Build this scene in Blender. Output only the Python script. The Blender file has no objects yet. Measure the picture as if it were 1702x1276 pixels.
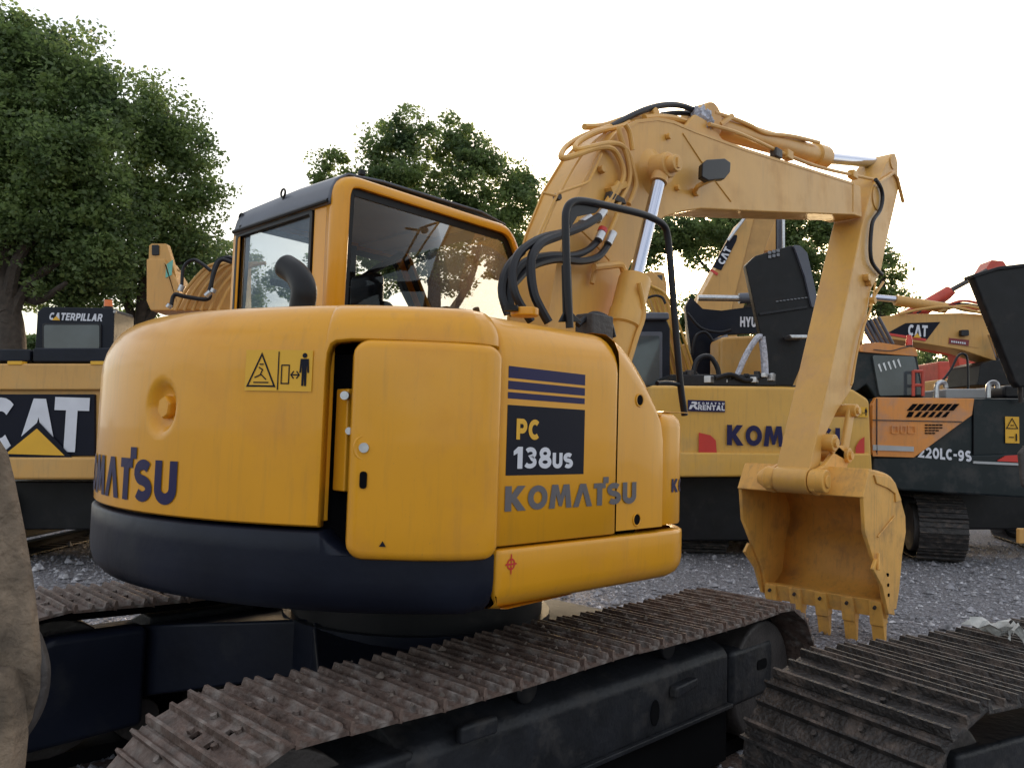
import bpy, bmesh, math, random
import numpy as np
from mathutils import Vector, Matrix
random.seed(7); rng = np.random.default_rng(11)
S = bpy.context.scene; COL = S.collection
R = math.radians
V = Vector

# ------------------------------------------------------------------ camera (surveyed from the photograph)
F = 1330.0; CX, CY = 851.0, 638.0
CAM = V((-2.60, -3.185, 1.6)); YAW = math.atan2(.703, .711); PITCH = math.atan(86/1330); ROLL = R(1.7)
fw = V((math.cos(PITCH)*math.cos(YAW), math.cos(PITCH)*math.sin(YAW), math.sin(PITCH)))
r0 = V((math.sin(YAW), -math.cos(YAW), 0)); u0 = r0.cross(fw)
rt = r0*math.cos(ROLL) + u0*math.sin(ROLL); up = -r0*math.sin(ROLL) + u0*math.cos(ROLL)
f0 = V((math.cos(YAW), math.sin(YAW), 0))
cam = bpy.data.cameras.new('camera'); co = bpy.data.objects.new('camera', cam); COL.objects.link(co)
co.matrix_world = Matrix((( rt.x, up.x, -fw.x, CAM.x), (rt.y, up.y, -fw.y, CAM.y), (rt.z, up.z, -fw.z, CAM.z), (0,0,0,1)))
cam.sensor_width = 36; cam.lens = 36*F/1702; cam.clip_end = 2000; cam.clip_start = .05
S.camera = co
SUNEL, SUNAZ = R(12.5), math.atan2(fw.y*1+rt.y*.2173, fw.x*1+rt.x*.2173)     # low sun behind the trees ahead
# ------------------------------------------------------------------ world
W = bpy.data.worlds.new('World'); S.world = W; W.use_nodes = True
nt = W.node_tree; nt.nodes.clear(); N = nt.nodes.new; L = nt.links.new
out = N('ShaderNodeOutputWorld'); bg = N('ShaderNodeBackground'); bg.inputs[1].default_value = .12
sky = N('ShaderNodeTexSky'); sky.sky_type = 'NISHITA'; sky.sun_disc = False
sky.sun_elevation = SUNEL; sky.sun_rotation = math.pi/2 - SUNAZ; sky.air_density = 1; sky.dust_density = 3; sky.ozone_density = 1
tc = N('ShaderNodeTexCoord'); mp = N('ShaderNodeMapping'); mp.inputs['Scale'].default_value = (1.5, 1.5, 5)
nz = N('ShaderNodeTexNoise'); nz.inputs['Scale'].default_value = 2.2; nz.inputs['Detail'].default_value = 7
rmp = N('ShaderNodeMapRange'); rmp.inputs[1].default_value = .36; rmp.inputs[2].default_value = .50; rmp.inputs[3].default_value = .06; rmp.inputs[4].default_value = .42
mx = N('ShaderNodeMix'); mx.data_type = 'RGBA'
L(tc.outputs['Generated'], mp.inputs[0]); L(mp.outputs[0], nz.inputs[0]); L(nz.outputs[0], rmp.inputs[0]); L(rmp.outputs[0], mx.inputs[0])
L(sky.outputs[0], mx.inputs[6]); mx.inputs[7].default_value = (8.6, 8.55, 8.3, 1)       # thin bright cloud veil
mp2 = N('ShaderNodeMapping'); mp2.inputs['Scale'].default_value = (2.2, 2.2, 7); nz2 = N('ShaderNodeTexNoise'); nz2.inputs['Scale'].default_value = 1.6; nz2.inputs['Detail'].default_value = 6
rm2 = N('ShaderNodeMapRange'); rm2.inputs[1].default_value = .58; rm2.inputs[2].default_value = .70; rm2.inputs[4].default_value = .8; mx2 = N('ShaderNodeMix'); mx2.data_type = 'RGBA'
L(tc.outputs['Generated'], mp2.inputs[0]); L(mp2.outputs[0], nz2.inputs[0]); L(nz2.outputs[0], rm2.inputs[0]); L(rm2.outputs[0], mx2.inputs[0]); L(mx.outputs[2], mx2.inputs[6]); mx2.inputs[7].default_value = (3.0, 3.3, 3.75, 1)   # faint blue breaks in the veil
L(mx2.outputs[2], bg.inputs[0]); L(bg.outputs[0], out.inputs[0])
sun = bpy.data.lights.new('sun', 'SUN'); sun.energy = 1.4; sun.angle = R(4); sun.color = (1, .72, .45)
so = bpy.data.objects.new('sun', sun); COL.objects.link(so)
sd = V((math.cos(SUNEL)*math.cos(SUNAZ), math.cos(SUNEL)*math.sin(SUNAZ), math.sin(SUNEL)))
so.rotation_euler = sd.to_track_quat('Z', 'Y').to_euler(); so.location = (0, 0, 30)
S.view_settings.view_transform = 'Standard'; S.view_settings.look = 'None'; S.view_settings.exposure = 1.0; S.view_settings.gamma = 1
S.render.engine = 'CYCLES'
try: S.cycles.transparent_max_bounces = 16
except Exception: pass

# ------------------------------------------------------------------ surveying helpers
def ray(x, y): return fw + rt*((x-CX)/F) - up*((y-CY)/F)
def at(x, y, X=None, Y=None, Z=None, D=None):
    d = ray(x, y)
    if X is not None: t = (X-CAM.x)/d.x
    elif Y is not None: t = (Y-CAM.y)/d.y
    elif Z is not None: t = (Z-CAM.z)/d.z
    else: t = D/d.dot(f0)
    return CAM + d*t

# ------------------------------------------------------------------ materials
MATS = {}
def mat(name, col, rough=.5, metal=0, var=.12, vscale=6, bump=0, bscale=40, coat=0, col2=None, mixs=3, mixlo=.5, mixhi=.62, spec=.5, trans=0, dust=0):
    m = bpy.data.materials.new(name); m.use_nodes = True; t = m.node_tree; b = t.nodes['Principled BSDF']; n = t.nodes.new; l = t.links.new
    tcx = n('ShaderNodeTexCoord'); a = n('ShaderNodeTexNoise'); a.inputs['Scale'].default_value = vscale; a.inputs['Detail'].default_value = 6
    l(tcx.outputs['Object'], a.inputs[0])
    mr = n('ShaderNodeMapRange'); mr.inputs[3].default_value = 1-var; mr.inputs[4].default_value = 1+var; mr.inputs[1].default_value = .3; mr.inputs[2].default_value = .7
    l(a.outputs[0], mr.inputs[0])
    base = n('ShaderNodeRGB'); base.outputs[0].default_value = (*col, 1); src = base.outputs[0]
    if col2:
        a2 = n('ShaderNodeTexNoise'); a2.inputs['Scale'].default_value = mixs; a2.inputs['Detail'].default_value = 9; a2.inputs['Roughness'].default_value = .65
        l(tcx.outputs['Object'], a2.inputs[0])
        m2 = n('ShaderNodeMapRange'); m2.inputs[1].default_value = mixlo; m2.inputs[2].default_value = mixhi; l(a2.outputs[0], m2.inputs[0])
        mm = n('ShaderNodeMix'); mm.data_type = 'RGBA'; l(m2.outputs[0], mm.inputs[0]); l(src, mm.inputs[6]); mm.inputs[7].default_value = (*col2, 1); src = mm.outputs[2]
        rr = n('ShaderNodeMapRange'); rr.inputs[3].default_value = rough; rr.inputs[4].default_value = min(1, rough+.35); l(m2.outputs[0], rr.inputs[0]); l(rr.outputs[0], b.inputs['Roughness'])
    else: b.inputs['Roughness'].default_value = rough
    if dust:
        ms_ = n('ShaderNodeMapping'); ms_.inputs['Scale'].default_value = (26, 26, 2.2); l(tcx.outputs['Object'], ms_.inputs[0])
        a5 = n('ShaderNodeTexNoise'); a5.inputs['Scale'].default_value = 1; a5.inputs['Detail'].default_value = 8; a5.inputs['Roughness'].default_value = .7; l(ms_.outputs[0], a5.inputs[0])
        a6 = n('ShaderNodeTexNoise'); a6.inputs['Scale'].default_value = 130; a6.inputs['Detail'].default_value = 3; l(tcx.outputs['Object'], a6.inputs[0])
        m5 = n('ShaderNodeMapRange'); m5.inputs[1].default_value = .52; m5.inputs[2].default_value = .78; m5.inputs[4].default_value = dust; l(a5.outputs[0], m5.inputs[0])
        m6 = n('ShaderNodeMapRange'); m6.inputs[1].default_value = .70; m6.inputs[2].default_value = .76; m6.inputs[4].default_value = dust*1.6; l(a6.outputs[0], m6.inputs[0])
        mxx = n('ShaderNodeMath'); mxx.operation = 'MAXIMUM'; l(m5.outputs[0], mxx.inputs[0]); l(m6.outputs[0], mxx.inputs[1])
        m7 = n('ShaderNodeMix'); m7.data_type = 'RGBA'; l(mxx.outputs[0], m7.inputs[0]); l(src, m7.inputs[6]); m7.inputs[7].default_value = (.20, .13, .07, 1); src = m7.outputs[2]
    hv = n('ShaderNodeVectorMath'); hv.operation = 'SCALE'; l(src, hv.inputs[0]); l(mr.outputs[0], hv.inputs['Scale']); l(hv.outputs[0], b.inputs['Base Color'])
    b.inputs['Metallic'].default_value = metal; b.inputs['Coat Weight'].default_value = coat; b.inputs['Coat Roughness'].default_value = .06
    b.inputs['Specular IOR Level'].default_value = spec
    if bump:
        a3 = n('ShaderNodeTexNoise'); a3.inputs['Scale'].default_value = bscale; a3.inputs['Detail'].default_value = 5; l(tcx.outputs['Object'], a3.inputs[0])
        bp = n('ShaderNodeBump'); bp.inputs['Strength'].default_value = bump; bp.inputs['Distance'].default_value = .02; l(a3.outputs[0], bp.inputs['Height']); l(bp.outputs[0], b.inputs['Normal'])
    if trans: b.inputs['Transmission Weight'].default_value = trans
    MATS[name] = m; return m
YEL = mat('yellow_paint', (.71, .315, .015), .30, var=.05, vscale=2.5, bump=.03, bscale=4, coat=.3, spec=.3, dust=.22, col2=(.60, .25, .03), mixs=1.6, mixlo=.55, mixhi=.8)
BOOMY = mat('boom_paint', (.65, .345, .075), .42, var=.06, vscale=3, bump=.06, bscale=9, coat=.1, dust=.2, col2=(.55, .30, .12), mixs=2.5, mixlo=.5, mixhi=.75)
BKT = mat('bucket_paint', (.72, .37, .075), .5, var=.1, vscale=5, bump=.15, bscale=16, dust=.55, col2=(.45, .25, .09), mixs=4, mixlo=.5, mixhi=.72)
KYEL = mat('lemon_yellow_paint', (.64, .35, .06), .38, var=.07, vscale=2, bump=.05, bscale=6, coat=.1, dust=.35, col2=(.5, .30, .09), mixs=2, mixlo=.5, mixhi=.75)
CYEL = mat('ochre_paint', (.58, .31, .085), .45, dust=.4, var=.1, vscale=2, bump=.05, bscale=6, col2=(.45, .28, .11), mixs=2, mixlo=.5, mixhi=.75)
NAVYBLK = mat('blue_black_paint', (.007, .009, .018), .42, var=.3, vscale=3, bump=.10, bscale=14, coat=0, spec=.22, col2=(.03, .03, .032), mixs=2.2, mixlo=.58, mixhi=.85)
BLK = mat('black_paint', (.008, .008, .010), .42, var=.3, spec=.25, col2=(.03, .027, .025), mixs=5, mixlo=.55, mixhi=.8)
DARK = mat('dark_void', (.004, .004, .005), .9, spec=.1)
FRAME = mat('dusty_frame_steel', (.016, .017, .021), .5, var=.35, vscale=8, bump=.25, bscale=30, spec=.3, col2=(.075, .066, .06), mixs=3.5, mixlo=.52, mixhi=.78)
SHOE = mat('rusty_shoe_steel', (.115, .076, .062), .62, metal=.25, var=.4, vscale=22, bump=.4, bscale=70, col2=(.21, .18, .165), mixs=14, mixlo=.48, mixhi=.66)
SHOED = mat('dark_shoe_steel', (.042, .038, .038), .5, metal=.4, var=.4, vscale=18, bump=.6, bscale=60, col2=(.13, .10, .085), mixs=10, mixlo=.5, mixhi=.7)
CHROME = mat('chrome', (.52, .54, .64), .10, metal=1, var=.02)
STEEL = mat('zinc_steel', (.5, .5, .52), .35, metal=.9, var=.15, vscale=30)
RUB = mat('black_rubber', (.009, .009, .013), .42, spec=.35, var=.2, vscale=20)
NAVY = mat('navy_decal', (.010, .008, .060), .45, spec=.3, var=.05)
GREYD = mat('grey_decal', (.11, .10, .11), .5, var=.05)
BLKD = mat('charcoal_decal', (.008, .009, .018), .5, spec=.15, var=.05)
WHT = mat('white_decal', (.62, .62, .68), .45, var=.06)
YELD = mat('yellow_decal', (.72, .38, .02), .45, var=.04)
REDD = mat('red_decal', (.55, .03, .02), .4, var=.05)
ORG = mat('orange_paint', (.68, .25, .045), .4, dust=.35, var=.08, vscale=2, bump=.04, coat=.1, col2=(.5, .24, .12), mixs=2)
DGRN = mat('dark_green_paint', (.007, .013, .016), .4, spec=.3, var=.2, vscale=3, col2=(.035, .035, .035), mixs=3)
REDP = mat('red_paint', (.48, .06, .035), .45, var=.15)
GREY = mat('grey_plastic', (.17, .175, .2), .45, var=.06, bump=.03, bscale=60)
ROOFG = mat('roof_grey_paint', (.075, .08, .105), .42, var=.12, vscale=5, coat=.1)
PLAS = mat('clear_wrap', (.42, .42, .48), .25, var=.4, vscale=30, bump=.5, bscale=40)
TAN = mat('weathered_bucket_steel', (.20, .145, .10), .8, var=.35, vscale=9, bump=.9, bscale=30, dust=.5, col2=(.10, .075, .055), mixs=6, mixlo=.46, mixhi=.68)
RUSTD = mat('dark_worn_steel', (.06, .052, .05), .55, metal=.3, var=.35, vscale=8, bump=.3)
BARK = mat('bark', (.05, .038, .03), .9, var=.3, vscale=12, bump=.8, bscale=20)
ORGL = mat('orange_lens', (.75, .16, .02), .2, var=.02)
REDL = mat('red_lens', (.6, .05, .03), .2, var=.02)
PAPER = mat('dirty_paper', (.5, .49, .47), .8, var=.2, vscale=20, bump=.3)
SILV = mat('silver_stripe', (.38, .38, .39), .4, var=.04)
SKYG = mat('pale_headliner', (.30, .31, .34), .8, var=.03)
def glass(name, tint, refl=.10):
    m = bpy.data.materials.new(name); m.use_nodes = True; t = m.node_tree; t.nodes.clear(); n = t.nodes.new; l = t.links.new
    o = n('ShaderNodeOutputMaterial'); mxs = n('ShaderNodeMixShader'); tr = n('ShaderNodeBsdfTransparent'); gl = n('ShaderNodeBsdfGlossy'); fr = n('ShaderNodeFresnel')
    fr.inputs[0].default_value = 1.5; tr.inputs[0].default_value = (*tint, 1); gl.inputs['Roughness'].default_value = .015; gl.inputs[0].default_value = (.95, .97, 1, 1)
    ad = n('ShaderNodeMath'); ad.operation = 'ADD'; ad.operation = 'MULTIPLY'; l(fr.outputs[0], ad.inputs[0]); ad.inputs[1].default_value = .28
    l(ad.outputs[0], mxs.inputs[0]); l(tr.outputs[0], mxs.inputs[1]); l(gl.outputs[0], mxs.inputs[2]); l(mxs.outputs[0], o.inputs[0]); MATS[name] = m; return m
GLS = glass('cab_glass', (.60, .64, .68), 0); GLT = glass('tinted_cab_glass', (.42, .45, .49), 0); GLC = glass('clear_cab_glass', (.9, .92, .92), 0)
GLD = glass('dark_cab_glass', (.22, .26, .28), .10)

# ------------------------------------------------------------------ mesh helpers (world coordinates; build() stores them relative to the thing's base)
ROOTLOC = {}
def tag(o, label=None, cat=None, group=None, kind=None):
    if label: o['label'] = label
    if cat: o['category'] = cat
    if group: o['group'] = group
    if kind: o['kind'] = kind
    return o
def thing(name, loc, label, cat, group=None):
    o = bpy.data.objects.new(name, None); COL.objects.link(o); o.location = loc; o.empty_display_size = .2
    ROOTLOC[o.name] = V(loc); return tag(o, label, cat, group)
def base_of(o):
    while o is not None and o.parent is not None: o = o.parent
    return V((0,0,0)) if o is None else ROOTLOC.get(o.name, V((0,0,0)))
class MB:
    def __init__(s): s.v = []; s.f = []
    def add(s, vs, fs):
        k = len(s.v); s.v += [tuple(v) for v in vs]; s.f += [tuple(i+k for i in f) for f in fs]; return s
    def box(s, a, b):
        x0,y0,z0 = a; x1,y1,z1 = b
        return s.hexa([(x0,y0,z0),(x1,y0,z0),(x1,y1,z0),(x0,y1,z0)], [(x0,y0,z1),(x1,y0,z1),(x1,y1,z1),(x0,y1,z1)])
    def hexa(s, lo, hi): return s.add(list(lo)+list(hi), [(3,2,1,0),(4,5,6,7),(0,1,5,4),(1,2,6,5),(2,3,7,6),(3,0,4,7)])
    def prism(s, pts, d):
        n = len(pts); p = [V(q) for q in pts]; d = V(d)
        return s.add(p+[q+d for q in p], [tuple(range(n))[::-1], tuple(range(n, 2*n))]+[(i,(i+1)%n,(i+1)%n+n,i+n) for i in range(n)])
    def grid(s, rows, closed=False):
        m = len(rows[0]); n = len(rows); vs = [p for r in rows for p in r]; fs = []
        for i in range(n-1):
            for j in range(m if closed else m-1):
                k = (j+1) % m; fs.append((i*m+j, i*m+k, (i+1)*m+k, (i+1)*m+j))
        return s.add(vs, fs)
    def tube(s, pts, r, seg=10, cap=True):
        p = [V(q) for q in pts]; rs = r if isinstance(r, (list, tuple)) else [r]*len(p); rows = []; nrm = None
        for i, q in enumerate(p):
            t = (p[min(i+1,len(p)-1)]-p[max(i-1,0)]).normalized()
            if nrm is None: nrm = t.orthogonal().normalized()
            nrm = (nrm - t*nrm.dot(t)).normalized(); b = t.cross(nrm)
            rows.append([q+(nrm*math.cos(a)+b*math.sin(a))*rs[i] for a in [2*math.pi*k/seg for k in range(seg)]])
        k = len(s.v); s.grid(rows, True)
        if cap: s.f.append(tuple(range(k, k+seg))[::-1]); e = k+(len(p)-1)*seg; s.f.append(tuple(range(e, e+seg)))
        return s
    def build(s, name, m, parent=None, smooth=False, bevel=0, solid=0, seg=2, ang=35, kind=None, label=None):
        b = base_of(parent); me = bpy.data.meshes.new(name)
        me.from_pydata([(v[0]-b.x, v[1]-b.y, v[2]-b.z) for v in s.v], [], s.f); me.validate()
        bm = bmesh.new(); bm.from_mesh(me); bmesh.ops.recalc_face_normals(bm, faces=bm.faces); bm.to_mesh(me); bm.free()
        o = bpy.data.objects.new(name, me); COL.objects.link(o); o.parent = parent; me.materials.append(m)
        if solid: q = o.modifiers.new('solid', 'SOLIDIFY'); q.thickness = solid; q.offset = 0
        if bevel: q = o.modifiers.new('bevel', 'BEVEL'); q.width = bevel; q.segments = seg; q.limit_method = 'ANGLE'; q.angle_limit = R(30)
        if smooth or bevel:
            for pl in me.polygons: pl.use_smooth = True
            me.set_sharp_from_angle(angle=R(ang)) if not bevel else None
        if bevel: q = o.modifiers.new('wn', 'WEIGHTED_NORMAL'); q.keep_sharp = True
        return tag(o, label, kind=kind)
def smooth_path(pts, k=6, ends=True):
    p = [V(q) for q in pts]; o = []
    for i in range(len(p)-1):
        a = p[max(i-1,0)]; b = p[i]; c = p[i+1]; d = p[min(i+2,len(p)-1)]
        for j in range(k):
            t = j/k; o.append(.5*((2*b)+(c-a)*t+(2*a-5*b+4*c-d)*t*t+(3*b-a-3*c+d)*t**3))
    o.append(p[-1]); return o
def round_poly(pts, rs, k=5):
    """2-d polygon with rounded corners"""
    n = len(pts); o = []
    for i in range(n):
        p = V(pts[i]); a = V(pts[i-1]); b = V(pts[(i+1) % n]); r = rs[i] if isinstance(rs, (list, tuple)) else rs
        if r <= 0: o.append(tuple(p)); continue
        u = (a-p).normalized(); w = (b-p).normalized(); ang = u.angle(w); t = min(r/math.tan(ang/2), .49*(a-p).length, .49*(b-p).length)
        for j in range(k+1):
            q = j/k; o.append(tuple((p+u*t)*(1-q)**2+p*2*q*(1-q)+(p+w*t)*q*q))
    return o
def cylm(mb, a, b, r, seg=20, r2=None): return mb.tube([a, b], [r, r if r2 is None else r2], seg)

# ------------------------------------------------------------------ stroke font for decals
def arc(cx, cy, rx, ry, a0, a1, n=12): return [(cx+rx*math.cos(R(a0+(a1-a0)*i/n)), cy+ry*math.sin(R(a0+(a1-a0)*i/n))) for i in range(n+1)]
def rib(pts, w): return ('r', pts, w)
T = .25
G = {
 'K': (.92, [('p', [(0,0),(.28,0),(.28,.38),(.56,0),(.92,0),(.50,.53),(.88,1),(.53,1),(.28,.66),(.28,1),(0,1)])]),
 'O': (.90, [rib(arc(.45,.5,.325,.375,0,360,24), T)]),
 'M': (1.10, [('p', [(0,0),(.13,1),(.42,1),(.55,.50),(.68,1),(.97,1),(1.1,0),(.83,0),(.77,.58),(.62,.08),(.48,.08),(.33,.58),(.27,0)])]),
 'm': (.98, [('p', [(0,0),(0,1),(.30,1),(.49,.5),(.68,1),(.98,1),(.98,0),(.73,0),(.73,.58),(.56,.12),(.42,.12),(.25,.58),(.25,0)])]),
 'A': (.98, [('p', [(0,0),(.34,1),(.64,1),(.98,0),(.70,0),(.49,.66),(.28,0)])]),
 'a': (.90, [('p', [(0,0),(.30,1),(.60,1),(.90,0),(.64,0),(.59,.18),(.31,.18),(.26,0)]), ]),
 'T': (.64, [('p', [(0,.77),(0,1),(.5,1),(.5,1.27),(.80,1.27),(.80,.99),(.64,.99),(.64,.77),(.46,.77),(.46,0),(.18,0),(.18,.77)])]),
 't': (.78, [('p', [(0,.76),(0,1),(.78,1),(.78,.76),(.52,.76),(.52,0),(.26,0),(.26,.76)])]),
 'S': (.82, [rib(arc(.41,.69,.27,.185,35,270,12)+arc(.41,.31,.27,.185,90,-145,12)[1:], .245)]),
 'U': (.80, [rib([(.13,1),(.13,.36)]+arc(.40,.36,.27,.235,180,360,12)[1:]+[(.67,1)], .26)]),
 'C': (.82, [rib(arc(.45,.5,.325,.375,48,312,18), .25)]),
 'P': (.76, [rib([(.13,0),(.13,.88),(.42,.88)]+arc(.42,.65,.21,.23,90,-90,8)[1:]+[(.26,.42)], .25)]),
 'R': (.80, [rib([(.12,0),(.12,.89),(.42,.89)]+arc(.42,.67,.21,.22,90,-90,8)[1:]+[(.24,.45)], .22), ('p', [(.34,.40),(.58,0),(.84,0),(.60,.42)])]),
 'E': (.66, [('p', [(0,0),(0,1),(.66,1),(.66,.79),(.25,.79),(.25,.6),(.6,.6),(.6,.4),(.25,.4),(.25,.21),(.66,.21),(.66,0)])]),
 'N': (.86, [('p', [(0,0),(0,1),(.26,1),(.62,.42),(.62,1),(.86,1),(.86,0),(.62,0),(.24,.6),(.24,0)])]),
 'L': (.62, [('p', [(0,0),(0,1),(.25,1),(.25,.22),(.62,.22),(.62,0)])]),
 'I': (.26, [('p', [(0,0),(0,1),(.26,1),(.26,0)])]),
 'H': (.82, [('p', [(0,0),(0,1),(.25,1),(.25,.62),(.57,.62),(.57,1),(.82,1),(.82,0),(.57,0),(.57,.38),(.25,.38),(.25,0)])]),
 'Y': (.86, [('p', [(.30,0),(.30,.42),(0,1),(.28,1),(.43,.64),(.58,1),(.86,1),(.56,.42),(.56,0)])]),
 'D': (.82, [rib([(.12,.0),(.12,.89),(.36,.89)]+arc(.36,.5,.32,.39,90,-90,10)[1:]+[(.24,.11)], .22)]),
 '1': (.52, [('p', [(.0,.60),(.0,.80),(.24,1),(.50,1),(.50,0),(.22,0),(.22,.70)])]),
 '3': (.76, [rib(arc(.36,.71,.24,.175,150,-78,12)+arc(.34,.295,.28,.185,62,-150,12), .21)]),
 '8': (.80, [rib(arc(.40,.705,.225,.185,0,360,18), .21), rib(arc(.40,.30,.27,.195,0,360,18), .22)]),
 '2': (.78, [rib(arc(.38,.66,.26,.22,165,-35,10)+[(.16,.12),(.76,.12)], .23)]),
 '0': (.82, [rib(arc(.41,.5,.28,.38,0,360,22), .24)]),
 '9': (.78, [rib(arc(.39,.66,.25,.22,0,360,18), .22), rib([(.64,.66),(.63,.36),(.50,.15),(.30,.11),(.12,.14)], .22)]),
 '-': (.42, [('p', [(0,.38),(0,.60),(.42,.60),(.42,.38)])]),
 '.': (.2, []), ' ': (.35, []),
 's': (.60, [rib([(x*.75,y*.74) for x,y in arc(.41,.69,.27,.185,35,270,12)+arc(.41,.31,.27,.185,90,-145,12)[1:]], .2)]),
 'u': (.60, [rib([(x*.75,y*.74) for x,y in [(.13,1),(.13,.36)]+arc(.40,.36,.27,.235,180,360,12)[1:]+[(.67,1)]], .2)]),
}
def ribbon2d(pts, w):
    p = [V((a, b)) for a, b in pts]; n = len(p); closed = (p[0]-p[-1]).length < 1e-6; Lf = []; Rt = []
    for i in range(n):
        a = p[i-1] if i > 0 else (p[-2] if closed else p[0]); c = p[i+1] if i < n-1 else (p[1] if closed else p[-1]); q = p[i]
        d1 = (q-a).normalized() if (q-a).length > 1e-9 else (c-q).normalized(); d2 = (c-q).normalized() if (c-q).length > 1e-9 else d1
        n1 = V((-d1.y, d1.x)); n2 = V((-d2.y, d2.x)); m = (n1+n2).normalized(); k = w/2/max(.45, m.dot(n1)); Lf.append(q+m*k); Rt.append(q-m*k)
    return Lf, Rt
def text(word, name, m, parent, h, mapper, sx=1.0, gap=.09, slant=0, th=.0012):
    """letters as thin vinyl: mapper(u, v, w) -> world point, w = height off the surface"""
    mb = MB(); u = 0; lay = 0
    for ch in word:
        wd, prims = G[ch]
        for k, pr in enumerate(prims):
            off = th*(1+.5*k)
            if pr[0] == 'p':
                mb.add([mapper((u+(x+slant*y)*sx)*h, y*h, off) for x, y in pr[1]], [tuple(range(len(pr[1])))])
            else:
                A, B = ribbon2d(pr[1], pr[2])
                mb.grid([[mapper((u+(q.x+slant*q.y)*sx)*h, q.y*h, off) for q in A], [mapper((u+(q.x+slant*q.y)*sx)*h, q.y*h, off) for q in B]])
        u += (wd+gap)*sx
    return mb.build(name, m, parent)
def flat(o, du, dv):
    o = V(o); du = V(du).normalized(); dv = V(dv).normalized(); n = du.cross(dv).normalized()
    return lambda u, v, w: o+du*u+dv*v+n*w
def decal(name, m, parent, pts2, mapper, w=.001): return MB().add([mapper(x, y, w) for x, y in pts2], [tuple(range(len(pts2)))]).build(name, m, parent)
def person_sign(parent, mapper, s, two=True):
    """yellow warning sticker: triangle with struck figure, and a standing person keeping distance"""
    w = 1.95 if two else .0
    f = MB().grid([[mapper((-.03+2.01*k/10)*s, -.03*s, .002) for k in range(11)], [mapper((-.03+2.01*k/10)*s, 1.1*s, .002) for k in range(11)]]).build('warning_sticker', YELD, parent)
    def D(pts, o, d=0): return MB().add([mapper((x+o)*s, y*s, .0032+d) for x, y in pts], [tuple(range(len(pts)))])
    mb = MB(); A, B = ribbon2d([(.06,.10),(.90,.10),(.48,.98),(.06,.10)], .05); mb.grid([[mapper(q.x*s, q.y*s, .0035) for q in A], [mapper(q.x*s, q.y*s, .0035) for q in B]])
    for pts in ([(.25,.2),(.72,.2)], [(.28,.33),(.48,.42),(.64,.28)], [(.46,.42),(.52,.55),(.40,.62)], [(.42,.7),(.55,.7)], [(1.0,.0),(1.0,1.05)], [(1.1,.18),(1.32,.18),(1.32,.68),(1.1,.68),(1.1,.18)], [(1.38,.42),(1.62,.42)], [(1.46,.52),(1.38,.42),(1.46,.32)], [(1.54,.52),(1.62,.42),(1.54,.32)]):
        A, B = ribbon2d(pts, .035); mb.grid([[mapper(q.x*s, q.y*s, .0038) for q in A], [mapper(q.x*s, q.y*s, .0038) for q in B]])
    mb.add([mapper((1.76+.07*math.cos(a))*s, (.95+.07*math.sin(a))*s, .0038) for a in [k*math.pi/6 for k in range(12)]], [tuple(range(12))])
    mb.add([mapper(x*s, y*s, .0038) for x, y in [(1.64,.86),(1.88,.86),(1.90,.48),(1.85,.48),(1.83,.72),(1.83,.12),(1.77,.12),(1.76,.46),(1.75,.12),(1.69,.12),(1.69,.72),(1.67,.48),(1.62,.48)]], [tuple(range(13))])
    mb.build('pictogram', BLKD, parent)

# ================================================================== GROUND
def sstep(a, b, x): t = np.clip((x-a)/(b-a), 0, 1); return t*t*(3-2*t)
gm = mat('gravel_ground', (.13, .125, .135), .9, var=.6, vscale=28, bump=1.0, bscale=34, col2=(.26, .25, .27), mixs=40, mixlo=.48, mixhi=.56)
mb = MB(); gs = 400
mb.add([(-gs,-gs,0),(gs,-gs,0),(gs,gs,0),(-gs,gs,0)], [(0,1,2,3)])
g = mb.build('ground', gm, kind='structure')
# loose crushed stone lying on the ground, in the open places the picture shows
def stones(name, n, dmin, dmax, x0, x1, smin, smax, m, seed):
    q = np.random.default_rng(seed); px = q.uniform(x0, x1, n); D = dmin+(dmax-dmin)*q.random(n)**1.0
    X = (px-CX)/F*D; cx = CAM.x+r0.x*X+f0.x*D; cy = CAM.y+r0.y*X+f0.y*D
    s = q.uniform(smin, smax, n)*(.6+.9*q.random(n)**4)
    base = np.array([(1,0,0),(0,1,0),(-1,0,0),(0,-1,0),(.35,.3,.75),(-.4,.1,.6),(0,0,-.7)])
    nv = len(base); ang = q.uniform(0, 6.28, n); sc = q.uniform(.55, 1.25, (n, 1, 3))*s[:, None, None]; P = base[None]*(1+q.uniform(-.3, .3, (n, nv, 3)))*sc
    c, si = np.cos(ang)[:, None], np.sin(ang)[:, None]
    X2 = P[:, :, 0]*c-P[:, :, 1]*si+cx[:, None]; Y2 = P[:, :, 0]*si+P[:, :, 1]*c+cy[:, None]; Z2 = P[:, :, 2]+(s*.25)[:, None]
    vs = np.stack([X2, Y2, Z2], -1).reshape(-1, 3)
    fc = np.array([(0,1,4),(1,5,4),(1,2,5),(2,3,5),(3,4,5),(3,0,4)]); fs = (fc[None]+(np.arange(n)*nv)[:, None, None]).reshape(-1, 3)
    return mesh_np(name, vs, fs, m)
def mesh_np(name, vs, fs, m, parent=None):
    k = fs.shape[1]; me = bpy.data.meshes.new(name); me.vertices.add(len(vs)); me.vertices.foreach_set('co', vs.astype(np.float32).ravel())
    me.loops.add(fs.size); me.loops.foreach_set('vertex_index', fs.astype(np.int32).ravel())
    me.polygons.add(len(fs)); me.polygons.foreach_set('loop_start', (np.arange(len(fs))*k).astype(np.int32)); me.update(calc_edges=True)
    o = bpy.data.objects.new(name, me); COL.objects.link(o); me.materials.append(m); o.parent = parent; return o
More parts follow.
